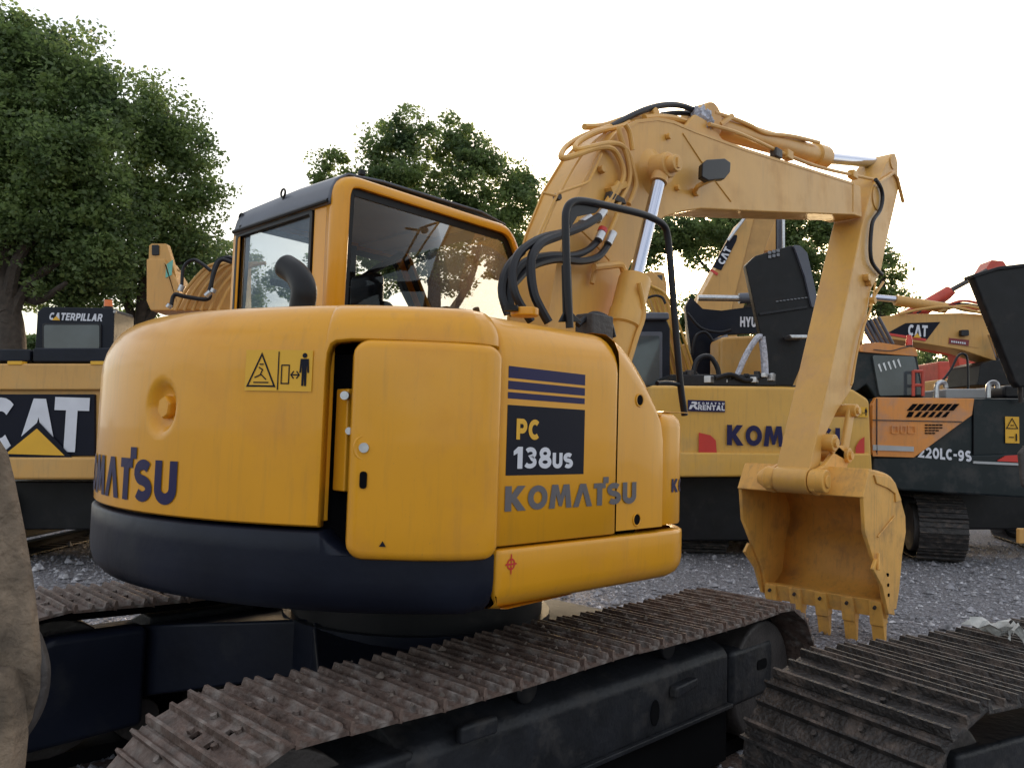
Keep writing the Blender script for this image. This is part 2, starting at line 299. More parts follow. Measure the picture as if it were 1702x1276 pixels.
STN = mat('crushed_stone', (.22, .215, .235), .8, var=.7, vscale=9, bump=.3, bscale=60, col2=(.44, .43, .45), mixs=11, mixlo=.52, mixhi=.6)
tag(stones('gravel', 60000, 2.2, 14, -80, 1800, .009, .026, STN, 3), 'loose grey crushed stone strewn over the yard between the machines', 'gravel', kind='stuff')
tag(stones('rubble', 1400, 3, 13, -80, 1800, .035, .07, STN, 4), 'larger broken stones lying scattered among the grey gravel', 'rubble', kind='stuff')

# ================================================================== MAIN EXCAVATOR
EX = thing('excavator', (0,0,0), 'large yellow excavator in the centre foreground with its rear side door ajar and bucket lowered', 'excavator')
def circ(a, r=1.48): return (r*math.cos(R(a)), r*math.sin(R(a)))
def sweep(cols, ins_dir, prof):
    """cols: [(x,y)], ins_dir: inward unit dirs, prof(i) -> [(inset,z)]"""
    return [[(c[0]+d[0]*i, c[1]+d[1]*i, z) for i, z in prof(k)] for k, (c, d) in enumerate(zip(cols, ins_dir))]
def inw(cols, ang=None):
    o = []
    for c in cols:
        o.append((0., 1.) if c[0] > -.80 else tuple(-V(c).normalized()))
    return o
def inward(cols):
    o = []
    for i in range(len(cols)):
        a = cols[max(i-1,0)]; b = cols[min(i+1,len(cols)-1)]; t = V((b[0]-a[0], b[1]-a[1])).normalized(); o.append((-t.y, t.x))
    return o   # left of travel direction: travel towards +angle => inward
# --- counterweight: from the left flank round the tail to the door, with a strip that runs on over the door
angs = [96+i*3 for i in range(30)]+[185.6+i*.42 for i in range(29)]+[198.5+i*2.5 for i in range(6)]+[213.5, 215, 216.2, 217.0, 217.55, 217.7, 217.74, 217.9, 218.3, 219, 221]+[223, 226, 229, 232, 235, 236.8]
cw = [circ(a) for a in angs]+[(-.77,-1.2412),(-.735,-1.2412),(-.706,-1.240),(-.700,-1.234),(-.699,-1.20)]
ang2 = angs+[240]*5
def cwprof(i):
    a = ang2[i]
    z0 = 1.285 if a < 217.72 else (1.80 if a < 217.8 else 1.85 if a < 218 else 1.878 if a < 218.5 else 1.89 if a < 220 else 1.896)
    h = 2.03
    zs = 1.80+.05*sstep(200, 225, a)
    pr = [(.05, z0+.0), (.006, z0+.002), (0, z0+.008)]
    for t in [k/34 for k in range(35)]:
        z_ = z0+.008+(max(zs, z0+.012)-z0-.008)*t; q_ = math.hypot((a-191.6)*math.pi/180*1.48/.088, (z_-1.665)/.100)
        pr.append((.034*(1-sstep(.62, 1.0, q_)), z_))
    r = .17-.05*sstep(200, 225, a)
    for k in range(1, 8):
        th = k/7*math.pi/2; zb = max(zs, z0+.012); pr.append((r*(1-math.cos(th)), zb+(h-zb)*math.sin(th)))
    pr += [(.35, h+.008), (.62, h+.012)]; return pr
CWT = MB().grid(sweep(cw, inw(cw), cwprof)).build('counterweight', YEL, EX, smooth=True, solid=.004, ang=50)
# recessed lifting point with a square bolt
def onc(a, z, r=1.48): x, y = circ(a, r); return V((x, y, z))
def cmap(a0, z0, r=1.48, sgn=1):
    return lambda u, v, w: onc(a0+math.degrees(u/r)*sgn, z0+v, r+w+.0045)
c0 = cmap(191.9, 1.665)
mb = MB(); hx = [(.036*math.cos(a), .044*math.sin(a)) for a in [R(20)+k*math.pi/3 for k in range(6)]]
mb.grid([[c0(x, y, -.05) for x, y in hx], [c0(x, y, -.012) for x, y in hx], [c0(x*.85, y*.85, -.006) for x, y in hx]], True); mb.add([c0(x*.85, y*.85, -.006) for x, y in hx], [tuple(range(6))])
mb.build('lifting_plug', YEL, CWT, bevel=.006)
text('KOMATSU', 'lettering', NAVY, CWT, .152, cmap(194.9-math.degrees(6.48*.152/1.48), 1.325), gap=.085)
person_sign(CWT, cmap(206.9, 1.728), .121)
# --- black lower counterweight
lc = [circ(a, 1.487) for a in angs if a < 238]+[(-.77,-1.247),(-.73,-1.247),(-.70,-1.246),(-.696,-1.24)]; la = [a for a in angs if a < 238]+[240]*4
def lprof(i):
    a = la[i]; zt = 1.272-.062*sstep(217.6, 220.5, a)
    return [(.14, zt), (.012, zt), (0, zt-.012), (0, 1.20), (0, 1.12), (.004, 1.08), (.018, 1.04), (.045, 1.012), (.09, 1.0), (.3, .995), (.9, .995)]
LOW = MB().grid(sweep(lc, inw(lc), lprof)).build('lower_counterweight', NAVYBLK, EX, smooth=True, ang=50)
# --- inner dark machine bay and deck
ic = [circ(a, 1.36) for a in range(96, 236, 5)]+[(-.70,-1.12),(.27,-1.12),(.27,.0),(.9,.0),(.9,1.13),(-.1,1.3)]
mb = MB(); mb.prism([(x, y, 1.02) for x, y in ic], (0,0,.84)); mb.build('engine_bay', DARK, EX)
mb = MB(); mb.prism([(x*.9, y*.9, 1.93) for x, y in ic], (0,0,.06)); mb.build('deck_plate', YEL, EX, bevel=.01)
mb = MB(); mb.prism([(x*.80, y*.80, .985) for x, y in ic], (0,0,.03)); mb.build('belly_plate', BLK, EX)
mb = MB(); mb.tube([(0,0,.72),(0,0,.985)], .62, 40); mb.build('swing_ring', BLK, EX, smooth=True)
# --- rear side door, slightly ajar, bulged panel
dp = [V((circ(222.0, 1.50)[0], circ(222.0, 1.50)[1], 0)), V((-.95,-1.168,0)), V((-.82,-1.252,0)), V((-.716,-1.262,0))]
dpath = smooth_path(dp, 8); dl = [0]
for i in range(1, len(dpath)): dl.append(dl[-1]+(dpath[i]-dpath[i-1]).length)
def along(path, ls, u):
    u = max(0, min(ls[-1], u))
    for i in range(1, len(ls)):
        if ls[i] >= u-1e-9:
            t = (u-ls[i-1])/(ls[i]-ls[i-1]); p = path[i-1].lerp(path[i], t); a = path[max(i-2,0)]; b = path[min(i+1,len(ls)-1)]; d = (b-a).normalized(); return p, V((d.y, -d.x, 0))
def dmap(u, v, w): p, n = along(dpath, dl, u); return V((p.x+n.x*w, p.y+n.y*w, 1.203+v))
def rpanel(mp_, Wd, Hd, r, bv, name, m, parent, solid=.02, bulge=0):
    e = [0, .25, .6, 1]; us = [bv*k for k in e]+[bv+(r-bv)*k for k in (.33,.66,1)]; us = us+[r+(Wd-2*r)*k/10 for k in range(1, 10)]+[Wd-q for q in us[::-1]]
    rows = []
    for u in us:
        du = max(0, r-u, u-(Wd-r)); cut = r-math.sqrt(max(0, r*r-du*du)); lo = cut; hi = Hd-cut; vsx = [lo+bv*k for k in e]+[lo+bv+(hi-lo-2*bv)*k/8 for k in range(1, 8)]+[hi-bv*k for k in e[::-1]]; row = []
        for v in vsx:
            dd = min(u, Wd-u, v-lo, hi-v); k = min(1, dd/bv); w = -bv*.8*(1-math.sqrt(max(0, 1-(1-k)**2)))
            w += bulge*(1-((u/Wd-.5)*2)**2)*(1-((v/Hd-.5)*2)**2); row.append(mp_(u, v, w))
        rows.append(row)
    return MB().grid(rows).build(name, m, parent, smooth=True, solid=solid, ang=60)
DOOR = rpanel(dmap, dl[-1], .683, .045, .02, 'side_door', YEL, EX, solid=.03, bulge=.012)
cylm(MB(), dmap(.040,.345,.0), dmap(.040,.345,.026), .016).build('door_lock', STEEL, DOOR, smooth=True)
rows = [[dmap(.040+rr*math.cos(a), .345+rr*math.sin(a)*1.15, dd+.0145) for a in [k*math.pi/10 for k in range(20)]] for rr, dd in ((.038,.001),(.033,.004),(.028,.002),(.016,.002))]
MB().grid(rows, True).build('lock_surround', YEL, DOOR, smooth=True)
decal('latch_slot', DARK, DOOR, round_poly([(.030,.215),(.054,.215),(.054,.27),(.030,.27)], .012), dmap, .0235)
decal('arrow_mark', BLKD, DOOR, [(.100,.034),(.122,.034),(.111,.052)], dmap, .021)
# things seen in the gap beside the door
mb = MB(); mb.box((-1.10,-.94,1.40), (-1.06,-.87,1.74)); mb.build('door_bracket', YEL, EX, bevel=.006)
mb = MB(); mb.box((-1.13,-.87,1.30), (-1.11,-.80,1.9)); mb.build('bay_post', YEL, EX, bevel=.004)
cylm(MB(), (-1.105,-.94,1.715), (-1.13,-.965,1.715), .014).build('bolt', STEEL, EX, smooth=True)
cylm(MB(), (-1.09,-.945,1.60), (-1.11,-.97,1.60), .012).build('bolt', STEEL, EX, smooth=True)
# --- right front panels
c1 = [(-.6935,-1.20),(-.692,-1.234),(-.686,-1.2405)]+[(-.67+.62*k/10,-1.2425) for k in range(11)]+[(-.037,-1.2405),(-.031,-1.234),(-.030,-1.20)]
def p1(i):
    pr = [(.03, 1.226), (.004, 1.2275), (0, 1.232), (0, 1.5), (0, 1.80), (.0, 1.86)]
    for k in range(1, 8): th = k/7*math.pi/2; pr.append((.16*(1-math.cos(th)), 1.86+.165*math.sin(th)))
    return pr+[(.40, 2.035)]
SP = MB().grid(sweep(c1, inw(c1), p1)).build('side_panel', YEL, EX, smooth=True, solid=.005, ang=50)
smap = flat((0,-1.2425-.0025,0), (1,0,0), (0,0,1))
for za, zb in ((1.799,1.84),(1.760,1.789),(1.728,1.750)): decal('stripe', NAVY, SP, [(-.657,za),(-.243,za),(-.243,zb),(-.657,zb)], smap, .001)
decal('model_plate', BLKD, SP, [(-.657,1.464),(-.24,1.464),(-.24,1.706),(-.657,1.706)], smap, .001)
text('PC', 'lettering', YELD, SP, .072, flat((-.612,-1.2465,1.588), (1,0,0), (0,0,1)), sx=1.0)
text('138us', 'lettering', WHT, SP, .076, flat((-.622,-1.2465,1.487), (1,0,0), (0,0,1)), sx=1.18, gap=.06)
text('KOMATSU', 'lettering', GREYD, SP, .086, flat((-.658,-1.2465,1.342), (1,0,0), (0,0,1)), sx=1.33, gap=.075)
# second panel: falls forward in a curve
prf = smooth_path([(-.027,0,2.035),(.04,0,2.01),(.13,0,1.95),(.21,0,1.87),(.27,0,1.78),(.305,0,1.69),(.312,0,1.60)], 4)+[V((.312,0,1.45)), V((.312,0,1.235))]
rows = []
for k, (y, d) in enumerate([(-.60,0),(-1.10,0),(-1.17,.012),(-1.215,.045),(-1.238,.09),(-1.2425,.13)]):
    row = []
    for i, q in enumerate(prf):
        a = prf[max(i-1,0)]; b = prf[min(i+1,len(prf)-1)]; t = (b-a).normalized(); n = V((t.z,0,-t.x)); dd = d*(1-.86*sstep(8, 26, i))
        row.append((max(-.027, q.x+n.x*dd), y, q.z+n.z*dd) if n.x <= 0 or True else None)
    rows.append(row)
rows.append([(min(p[0], .30), -1.2425, 1.236) for p in rows[-1]])
CP = MB().grid(rows).build('curved_panel', YEL, EX, smooth=True, ang=60)
for q in ((1063,665),(1058,863)):
    h = at(*q, Y=-1.2425)
    MB().grid([[ (h.x+r*math.cos(a), y, h.z+r*math.sin(a)) for a in [k*math.pi/12 for k in range(24)]] for r, y in ((.028,-1.2435),(.027,-1.247),(.023,-1.247),(.0215,-1.2445))], True).build('hole_rim', YEL, CP, smooth=True)
    MB().add([(h.x+.0215*math.cos(a), -1.2445, h.z+.0215*math.sin(a)) for a in [k*math.pi/12 for k in range(24)]], [tuple(range(24))]).build('panel_hole', DARK, CP)
# front tool box
fb = [(.316,-1.19),(.318,-1.21),(.33,-1.218)]+[(.38,-1.218),(.43,-1.215)]+[(.43+.12*math.sin(R(a)), -1.095-.12*math.cos(R(a))) for a in range(10, 91, 10)]+[(.553,-.95),(.553,-.6)]
def fbp(i):
    pr = [(.02,1.236),(.003,1.238),(0,1.245),(0,1.45),(0,1.655)]
    for k in range(1, 7): th = k/6*math.pi/2; pr.append((.07*(1-math.cos(th)), 1.655+.07*math.sin(th)))
    return pr+[(.3,1.73)]
FB = MB().grid(sweep(fb, inward(fb), fbp)).build('tool_box', YEL, EX, smooth=True, solid=.004, ang=50)
fpath = [V((x, y, 0)) for x, y in fb]; fl = [0]
for i in range(1, len(fpath)): fl.append(fl[-1]+(fpath[i]-fpath[i-1]).length)
def fmap(u, v, w): p, n = along(fpath, fl, u+.098); return V((p.x+n.x*(w+.004), p.y+n.y*(w+.004), 1.375+v))
text('KOMATSU', 'lettering', NAVY, FB, .058, fmap, sx=1.05)
# lower yellow sill
sk = [(-.690,-1.22),(-.688,-1.24),(-.680,-1.247)]+[(-.66+1.03*k/8,-1.2475) for k in range(9)]+[(.37+.24*math.sin(R(a)), -1.0075-.24*math.cos(R(a))) for a in range(12, 91, 12)]+[(.61,-.7),(.61,0),(.61,1.1)]
def skp(i): return [(.05,1.216),(.012,1.215),(.002,1.209),(0,1.20),(0,1.15),(0,1.09),(.006,1.06),(.024,1.03),(.055,1.01),(.1,1.002),(.5,1.0)]
SILL = MB().grid(sweep(sk, inward(sk), skp)).build('lower_sill', YEL, EX, smooth=True, ang=50)
mk = at(849, 937, Y=-1.2475); mm2 = flat((mk.x,-1.2475-.001,mk.z), (1,0,0), (0,0,1))
mb = MB()
for pts, w in ((arc(0,0,.017,.017,0,360,20), .006), ([(-.027,0),(.027,0)], .006), ([(0,-.034),(0,.034)], .005)):
    A, B = ribbon2d(pts, w); mb.grid([[mm2(q.x, q.y, .001+.0004*len(mb.f)/20) for q in A], [mm2(q.x, q.y, .001+.0004*len(mb.f)/20) for q in B]])
mb.build('target_mark', REDD, SILL)
# --- cab (left of the boom, beyond the hood)
CY0, CY1 = .10, 1.22
def ringpath(y, dz=0): return [(x, y, z) for x, z in round_poly([(-.50,1.3),(-.50,2.865),(.70,2.84),(.99,2.35),(1.02,1.3)], [0,.13,.17,.2,0], 7)]
CAB = MB(); pr = ringpath(0); rows = []
def insetp(pts, d):
    o = []
    for i, p in enumerate(pts):
        a = V(pts[i-1]); b = V(pts[(i+1) % len(pts)]); t = (b-a).normalized(); o.append((p[0]+t.z*d, 0, p[2]-t.x*d))
    return o
for ya, sg in ((CY0, 1), (CY1, -1)):
    rs_ = [(.055,.0),(.0,.0),(0,.0)]
    sec = [(.16,.02),(.10,.0),(.055,.0),(.022,.012),(.004,.035),(0,.07)] if sg == 1 else [(.07,.02),(.05,.0),(.03,.0),(.012,.012),(.0,.03),(0,.05)]
    rows = []
    pts = pr
    for wi in [(.062,.035),(.062,.004),(.055,.0),(.022,.010),(.006,.03),(0,.065),(0,.11)]:
        rows.append([(x, ya+sg*wi[1], z) for x, _, z in insetp(pts, wi[0])])
    mbx = MB().grid(rows); mbx.build('cab_side_frame', YEL, EX, smooth=True, ang=60, solid=.004)
CABR = MB()
CABR.prism([(-.497,.165,1.3),(-.497,.335,1.3),(-.497,.335,2.75),(-.497,.165,2.75)], (.05,0,0)); CABR.build('rear_pillar', YEL, EX, bevel=.012)
MB().prism([(-.495,1.155,1.3),(-.495,1.21,1.3),(-.495,1.21,2.75),(-.495,1.155,2.75)], (.05,0,0)).build('rear_pillar', YEL, EX, bevel=.008)
# dark rear roof panel with rolled upper edge, running forward as the roof
rows = []
rp = [(-.502,2.715),(-.508,2.735),(-.500,2.76),(-.490,2.80),(-.465,2.85),(-.41,2.888),(-.2,2.903),(.5,2.90),(.70,2.865)]
for y in (.17,.2,.4,.62,.84,1.10,1.17): rows.append([(x, y, z-.012*abs(y-.62)/.5) for x, z in rp])
ROOF = MB().grid(rows).build('cab_roof', ROOFG, EX, smooth=True, solid=.012, ang=70)
MB().tube([(-.512,.18,2.722),(-.512,1.17,2.722)], .012, 8).build('drip_rail', BLK, ROOF, smooth=True)
for q in ((404,362),(474,322)):
    p = at(*q, X=-.47); MB().tube([p+V((-.012,.022*math.cos(a), .022*math.sin(a))) for a in [k*math.pi/8 for k in range(17)]], .006, 6).build('roof_loop', BLK, ROOF, smooth=True)
    MB().tube([p+V((-.012,0,-.02)), p+V((-.005,-.01,-.055))], .007, 6).build('loop_stem', BLK, ROOF, smooth=True)
for q in ((401,378),(600,287)): 
    p = at(*q, X=-.5); MB().box((p.x-.01,p.y-.012,p.z-.012),(p.x+.02,p.y+.012,p.z+.012)).build('roof_clip', BLK, ROOF, bevel=.003)
# rear window
def frame_rect(mb, o, du, dv, w, h, t, n, d, r=.03):
    du = V(du); dv = V(dv); n = V(n); o = V(o)
    A = round_poly([(0,0),(w,0),(w,h),(0,h)], r, 5); cxm, cym = w/2, h/2
    B = round_poly([(t,t),(w-t,t),(w-t,h-t),(t,h-t)], r*.7, 5)
    ring = lambda P, k: [o+du*x+dv*y+n*k for x, y in P]
    return mb.grid([ring(A,0), ring(A,d), ring(B,d), ring(B,0), ring(A,0)], True)
RW = frame_rect(MB(), (-.505,.335,1.9), (0,1,0), (0,0,1), .82, .81, .022, (1,0,0), .03).build('rear_window', BLK, EX)
MB().prism([(-.488,.355,1.92),(-.488,1.135,1.92),(-.488,1.135,2.69),(-.488,.355,2.69)], (.005,0,0)).build('pane', GLS, RW)
# right side window : outline follows the frame
wp = [(x, z) for x, _, z in insetp(ringpath(0), .062)]
wb = [(x, z) for x, _, z in insetp(ringpath(0), .102)]
RSW = MB().grid([[(x, .128, z) for x, z in wp], [(x, .128, z) for x, z in wb]], False).build('side_window', BLK, EX, solid=.004)
MB().add([(x, .134, z) for x, z in wp], [tuple(range(len(wp)))]).build('pane', GLT, RSW)
LSW = MB().grid([[(x, 1.19, z) for x, z in wp], [(x, 1.19, z) for x, z in wb]], False).build('door_window', BLK, EX, solid=.004)
MB().add([(x, 1.184, z) for x, z in wp], [tuple(range(len(wp)))]).build('pane', GLC, LSW)
MB().box((.28,1.165,1.3),(.33,1.20,2.80)).build('door_pillar', BLK, EX, bevel=.006)
WS = MB(); WS.prism([(.705,.17,2.80),(.98,.17,2.33),(1.01,.17,1.6),(1.01,1.07,1.6),(.98,1.07,2.33),(.705,1.07,2.80)], (.004,0,.003)); 
WSo = MB().grid([[(.72,y,2.79),(.985,y,2.33),(1.012,y,1.6)] for y in (.17,1.15)]).build('windscreen', GLC, EX)
for y in (.165, 1.155): MB().tube([(.70,y,2.82),(.985,y,2.33),(1.015,y,1.6)], .022, 6).build('screen_post', BLK, WSo, smooth=True)
MB().tube([(.985,.165,2.30),(.985,1.075,2.30)], .014, 6).build('screen_bar', BLK, WSo, smooth=True)
# headliner with a roof hatch
mb = MB(); hx0, hx1, hy0, hy1 = .33,.52,.30,.62
for a, b in (((-.44,.17,2.815),(hx0,1.15,2.83)), ((hx1,.17,2.79),(.64,1.15,2.805)), ((hx0,.17,2.80),(hx1,hy0,2.815)), ((hx0,hy1,2.80),(hx1,1.15,2.815))): mb.box(a, b)
HL = mb.build('headliner', SKYG, EX)
MB().box((hx0,hy0,2.81),(hx1,hy1,2.812)).build('dome_lamp', mat('lamp_diffuser', (.8,.82,.8), .4), HL)
mb = MB(); mb.box((-.02,.40,1.6),(.10,.84,2.33)); mb.build('seat_back', BLK, EX, bevel=.05, seg=4)
MB().box((-.01,.50,2.30),(.09,.74,2.50)).build('head_rest', BLK, EX, bevel=.04, seg=4)
MB().tube(smooth_path([(-.40,.9,2.42),(-.1,.98,2.44),(.2,1.03,2.52),(.45,1.05,2.68),(.6,1.04,2.78)], 5), .022, 8).build('grab_bar', BLK, EX, smooth=True)
MB().tube(smooth_path([(.62,.35,1.7),(.66,.33,2.2),(.60,.30,2.35)], 5), .02, 8).build('control_stalk', BLK, EX, smooth=True)
MB().box((.3,.22,1.7),(.5,.3,2.32)).build('console', BLK, EX, bevel=.02)
MB().box((-.45,.12,1.3),(1.0,1.19,1.98)).build('cab_lower', BLK, EX, bevel=.02)
# --- exhaust elbow
e = [at(499, 540, X=-.85), at(503, 505, X=-.85), at(505, 480, X=-.85), at(494, 457, X=-.85), at(475, 443, X=-.86)]
EXH = MB().tube(smooth_path(e, 6), .052, 20, cap=False).build('exhaust_pipe', BLK, EX, smooth=True, solid=.004)
MB().tube([e[-1]+(e[-2]-e[-1])*.15, e[-1]+(e[-2]-e[-1])*.2], .05, 20).build('exhaust_mouth', DARK, EXH)
# --- boom
YB0, YB1 = -.40, -.10
bp_ = [(.46,2.0),(.478,2.245),(.529,2.512),(.60,2.734),(.735,3.012),(.883,3.225),(1.04,3.385),(1.22,3.50),(1.42,3.575),(1.60,3.61),(1.85,3.625),(2.53,3.69),(4.475,3.925),(4.62,3.94),(4.66,3.66),(4.475,3.645),(2.8,3.30),(1.95,3.13),(1.72,3.06),(1.52,2.98),(1.34,2.85),(1.189,2.63),(1.06,2.42),(.95,2.218),(.86,2.0),(.75,1.7),(.50,1.7)]
mb = MB(); mb.prism([(x, YB0, z) for x, z in bp_], (0, YB1-YB0, 0)); BOOM = mb.build('boom', BOOMY, EX, bevel=.012)
# raised top flange edges
for y in (YB0-.004, YB1-.008):
    fl_ = [(x, z) for x, z in bp_[:13]]; a = []; b = []
    for i, (x, z) in enumerate(fl_):
        p = fl_[max(i-1,0)]; q = fl_[min(i+1,len(fl_)-1)]; t = V((q[0]-p[0], q[1]-p[1])).normalized(); a.append((x-t.y*.008, z+t.x*.008)); b.append((x+t.y*.012, z-t.x*.012))
    m2 = MB(); m2.grid([[(x,y,z) for x,z in a],[(x,y+.012,z) for x,z in a],[(x,y+.012,z) for x,z in b],[(x,y,z) for x,z in b],[(x,y,z) for x,z in a]]); m2.build('flange', BOOMY, BOOM)
def seam(p, q, y=YB0-.002): MB().tube([at(*p, Y=y), at(*q, Y=y)], .005, 6).build('weld_seam', BOOMY, BOOM, smooth=True)
seam((1135,222),(1168,272)); seam((1190,302),(1215,335)); seam((1418,304),(1418,352))
def boss(q, y0, y1, r, name, m, par, seg=22): p = at(*q, Y=y0); return cylm(MB(), (p.x,y0,p.z), (p.x,y1,p.z), r, seg).build(name, m, par, bevel=min(.006, r*.2))
p = at(1086, 288, Y=YB0)
MB().tube([(p.x,YB0+.001,p.z),(p.x,YB0-.02,p.z),(p.x,YB0-.06,p.z),(p.x,YB0-.09,p.z)], [.15,.12,.085,.082], 28).build('pin_boss', BOOMY, BOOM, smooth=True, ang=50)
for q in ((1108,228),(998,284),(1123,313)): boss(q, YB0, YB0-.03, .02, 'lug', BOOMY, BOOM, 6)
# boom cylinders
CYP = -.545
def boomcyl(y, lab):
    k = (y-CAM.y)/(CYP-CAM.y)
    tp = at(1101, 277, Y=CYP); jt = at(1056, 462, Y=CYP); bt = at(1033, 555, Y=CYP); tp.y = jt.y = bt.y = y
    d = (bt-tp).normalized(); low = bt+d*.75
    cy = MB().tube([jt-d*.01, jt+d*.0, jt+d*.02, jt+d*.20, jt+d*.215, jt+d*.30, jt+d*.31, low], [.05,.088,.092,.092,.098,.098,.084,.084], 26); CYo = cy.build('boom_cylinder', BOOMY if y < 0 else BOOMY, EX, smooth=True, ang=40)
    cylm(MB(), tp, jt, .038, 24).build('rod', CHROME, CYo, smooth=True)
    cylm(MB(), tp+V((0,.055,0)), tp+V((0,-.055,0)), .075, 24).build('rod_eye', BOOMY, CYo, bevel=.008)
    if y < -.3:
        cylm(MB(), tp+V((0,-.05,0)), tp+V((0,-.105,0)), .05, 22).build('pin_cap', BOOMY, CYo, bevel=.006)
        MB().box(tuple(tp+V((-.012,-.115,-.03))), tuple(tp+V((.012,-.10,.03)))).build('pin_lock', BOOMY, CYo, bevel=.003)
    cylm(MB(), tp+V((0,0,0)), tp+d*.11, .05, 20).build('rod_neck', BOOMY, CYo, smooth=True)
    cylm(MB(), low+V((0,.07,0)), low+V((0,-.07,0)), .10, 22).build('base_eye', BOOMY, CYo, bevel=.008)
    return CYo
BC = boomcyl(CYP, 0); boomcyl(.045, 1)
MB().tube(smooth_path([at(1062,470,Y=-.64), at(1070,520,Y=-.64), at(1058,560,Y=-.64), at(1046,600,Y=-.64)],5), .014, 8).build('supply_pipe', BOOMY, BC, smooth=True)
# boom foot brackets on deck
MB().prism([(.36,-.46,1.5),(.42,-.46,2.02),(.62,-.46,2.10),(.85,-.46,1.95),(.95,-.46,1.5)], (0,.035,0)).build('boom_bracket', YEL, EX, bevel=.008)
MB().prism([(.36,-.06,1.5),(.42,-.06,2.02),(.62,-.06,2.10),(.85,-.06,1.95),(.95,-.06,1.5)], (0,.035,0)).build('boom_bracket', YEL, EX, bevel=.008)
# front frame below the deck carrying boom and cylinders
MB().box((.25,-.62,1.03),(1.25,.05,1.62)).build('front_frame', YEL, EX, bevel=.03)
# --- arm
YA0, YA1 = -.415, -.135
rear = [at(1338,800,Y=-.4), at(1428,381,Y=-.4)]
ap = [(5.371,4.445),(5.197,4.303),(5.03,4.12),(4.80,3.99),(4.70,3.80),(4.62,3.54),(4.42,3.06),(4.13,2.63),(3.515,1.311),(3.60,1.235),(3.72,1.26),(3.76,1.38),(3.719,1.629),(4.10,1.895),(4.35,2.06),(4.44,2.15),(4.54,2.45),(4.811,3.011),(5.074,3.233),(5.20,3.52),(5.55,4.124),(5.64,4.165),(5.53,4.26),(5.50,4.42),(5.44,4.47)]
ap = [(5.371,4.445),(5.197,4.303),(5.03,4.12),(4.86,3.99),(4.74,3.80),(4.60,3.54),(3.515,1.311),(3.60,1.235),(3.72,1.26),(3.76,1.38),(3.80,1.629),(4.10,1.895),(4.35,2.06),(4.44,2.15),(4.54,2.45),(4.811,3.011),(5.074,3.233),(5.20,3.52),(5.53,4.124),(5.50,4.42),(5.44,4.47)]
mb = MB(); mb.prism([(x, YA0, z) for x, z in ap], (0, YA1-YA0, 0)); ARM = mb.build('arm', BOOMY, EX, bevel=.012)
for y in (YA0-.012,):
    MB().tube([(4.98,y,3.98+.08),(5.36,y,4.25),(5.46,y,4.22),(5.62,y,4.02)], .016, 6).build('arm_gusset', BOOMY, ARM, smooth=True)
boss((1457,330), YA0, YA0-.012, .115, 'pivot_boss', BOOMY, ARM, 26); boss((1483,270), YA0, YA0-.012, .07, 'pivot_boss', BOOMY, ARM, 24)
cylm(MB(), (3.585,YA0-.0,1.318), (3.585,YA1,1.318), .10, 24).build('lower_boss', BOOMY, ARM, bevel=.01)
# arm cylinder on top of boom
ya = -.24
cA = at(1196, 213, Y=ya); cB = at(1369, 262, Y=ya); rE = at(1478, 277, Y=ya); d = (cB-cA).normalized()
ACY = MB().tube([cA-d*.25, cA, cB-d*.22, cB-d*.21, cB-d*.01, cB], [.078,.082,.082,.10,.10,.085], 26).build('arm_cylinder', BOOMY, EX, smooth=True, ang=40)
cylm(MB(), cB, rE-V((.1,0,.0)), .05, 24).build('rod', CHROME, ACY, smooth=True)
cylm(MB(), rE+V((-.08,-.08,-.02)), rE+V((-.08,.08,-.02)), .10, 20).build('rod_eye', BOOMY, ACY, bevel=.01)
cylm(MB(), cA-d*.25+V((0,-.1,0)), cA-d*.25+V((0,.1,0)), .12, 20).build('base_eye', BOOMY, ACY, bevel=.01)
MB().prism([(1.75,-.36,3.61),(1.92,-.36,3.77),(2.10,-.36,3.77),(2.35,-.36,3.67)], (0,.03,0)).build('cylinder_lug', BOOMY, BOOM, bevel=.006)
MB().prism([(1.75,-.15,3.61),(1.92,-.15,3.77),(2.10,-.15,3.77),(2.35,-.15,3.67)], (0,.03,0)).build('cylinder_lug', BOOMY, BOOM, bevel=.006)
# bucket linkage (cylinder on the far side of the arm)
lk1 = V((4.30,-.44,1.90)); lk2 = V((3.85,-.44,1.62)); lk3 = V((4.15,-.44,1.52)); lk4 = V((3.585,-.44,1.318))
def link(a, b, y, t, w, name, par):
    d = (b-a).normalized(); n = V((d.z,0,-d.x)); P = [a+n*w-d*w*.4, b+n*w+d*w*.4, b-n*w+d*w*.4, a-n*w-d*w*.4]; mb = MB(); mb.prism([(p.x, y, p.z) for p in P], (0,t,0)); return mb.build(name, BOOMY, par, bevel=.012)
LK = link(lk3, lk1, -.46, .04, .055, 'bucket_link', EX); link(lk3, lk1, -.13, .04, .055, 'bucket_link', EX)
for p_, r_ in ((lk1,.055),(lk2,.07),(lk3,.062)):
    cylm(MB(), (p_.x,-.50,p_.z), (p_.x,-.08,p_.z), r_, 20).build('link_pin', BOOMY, EX, bevel=.008)
    cylm(MB(), (p_.x,-.52,p_.z), (p_.x,-.50,p_.z), r_*.55, 8).build('pin_bolt', BOOMY, EX)
MB().prism([(3.80,-.47,1.66),(4.12,-.47,1.55),(4.2,-.47,1.46),(3.86,-.47,1.54)], (0,.03,0)).build('bucket_link', BOOMY, EX, bevel=.006)
cb0 = V((4.98,-.27,3.55)); MB().tube([cb0+V((.25,0,.05)), V((4.62,-.27,2.55))+V((.22,0,0))], .06, 18).build('bucket_cylinder', BOOMY, EX, smooth=True)
cylm(MB(), V((4.84,-.27,2.55)), V((4.33,-.27,1.92)), .03, 14).build('bucket_rod', CHROME, EX, smooth=True)
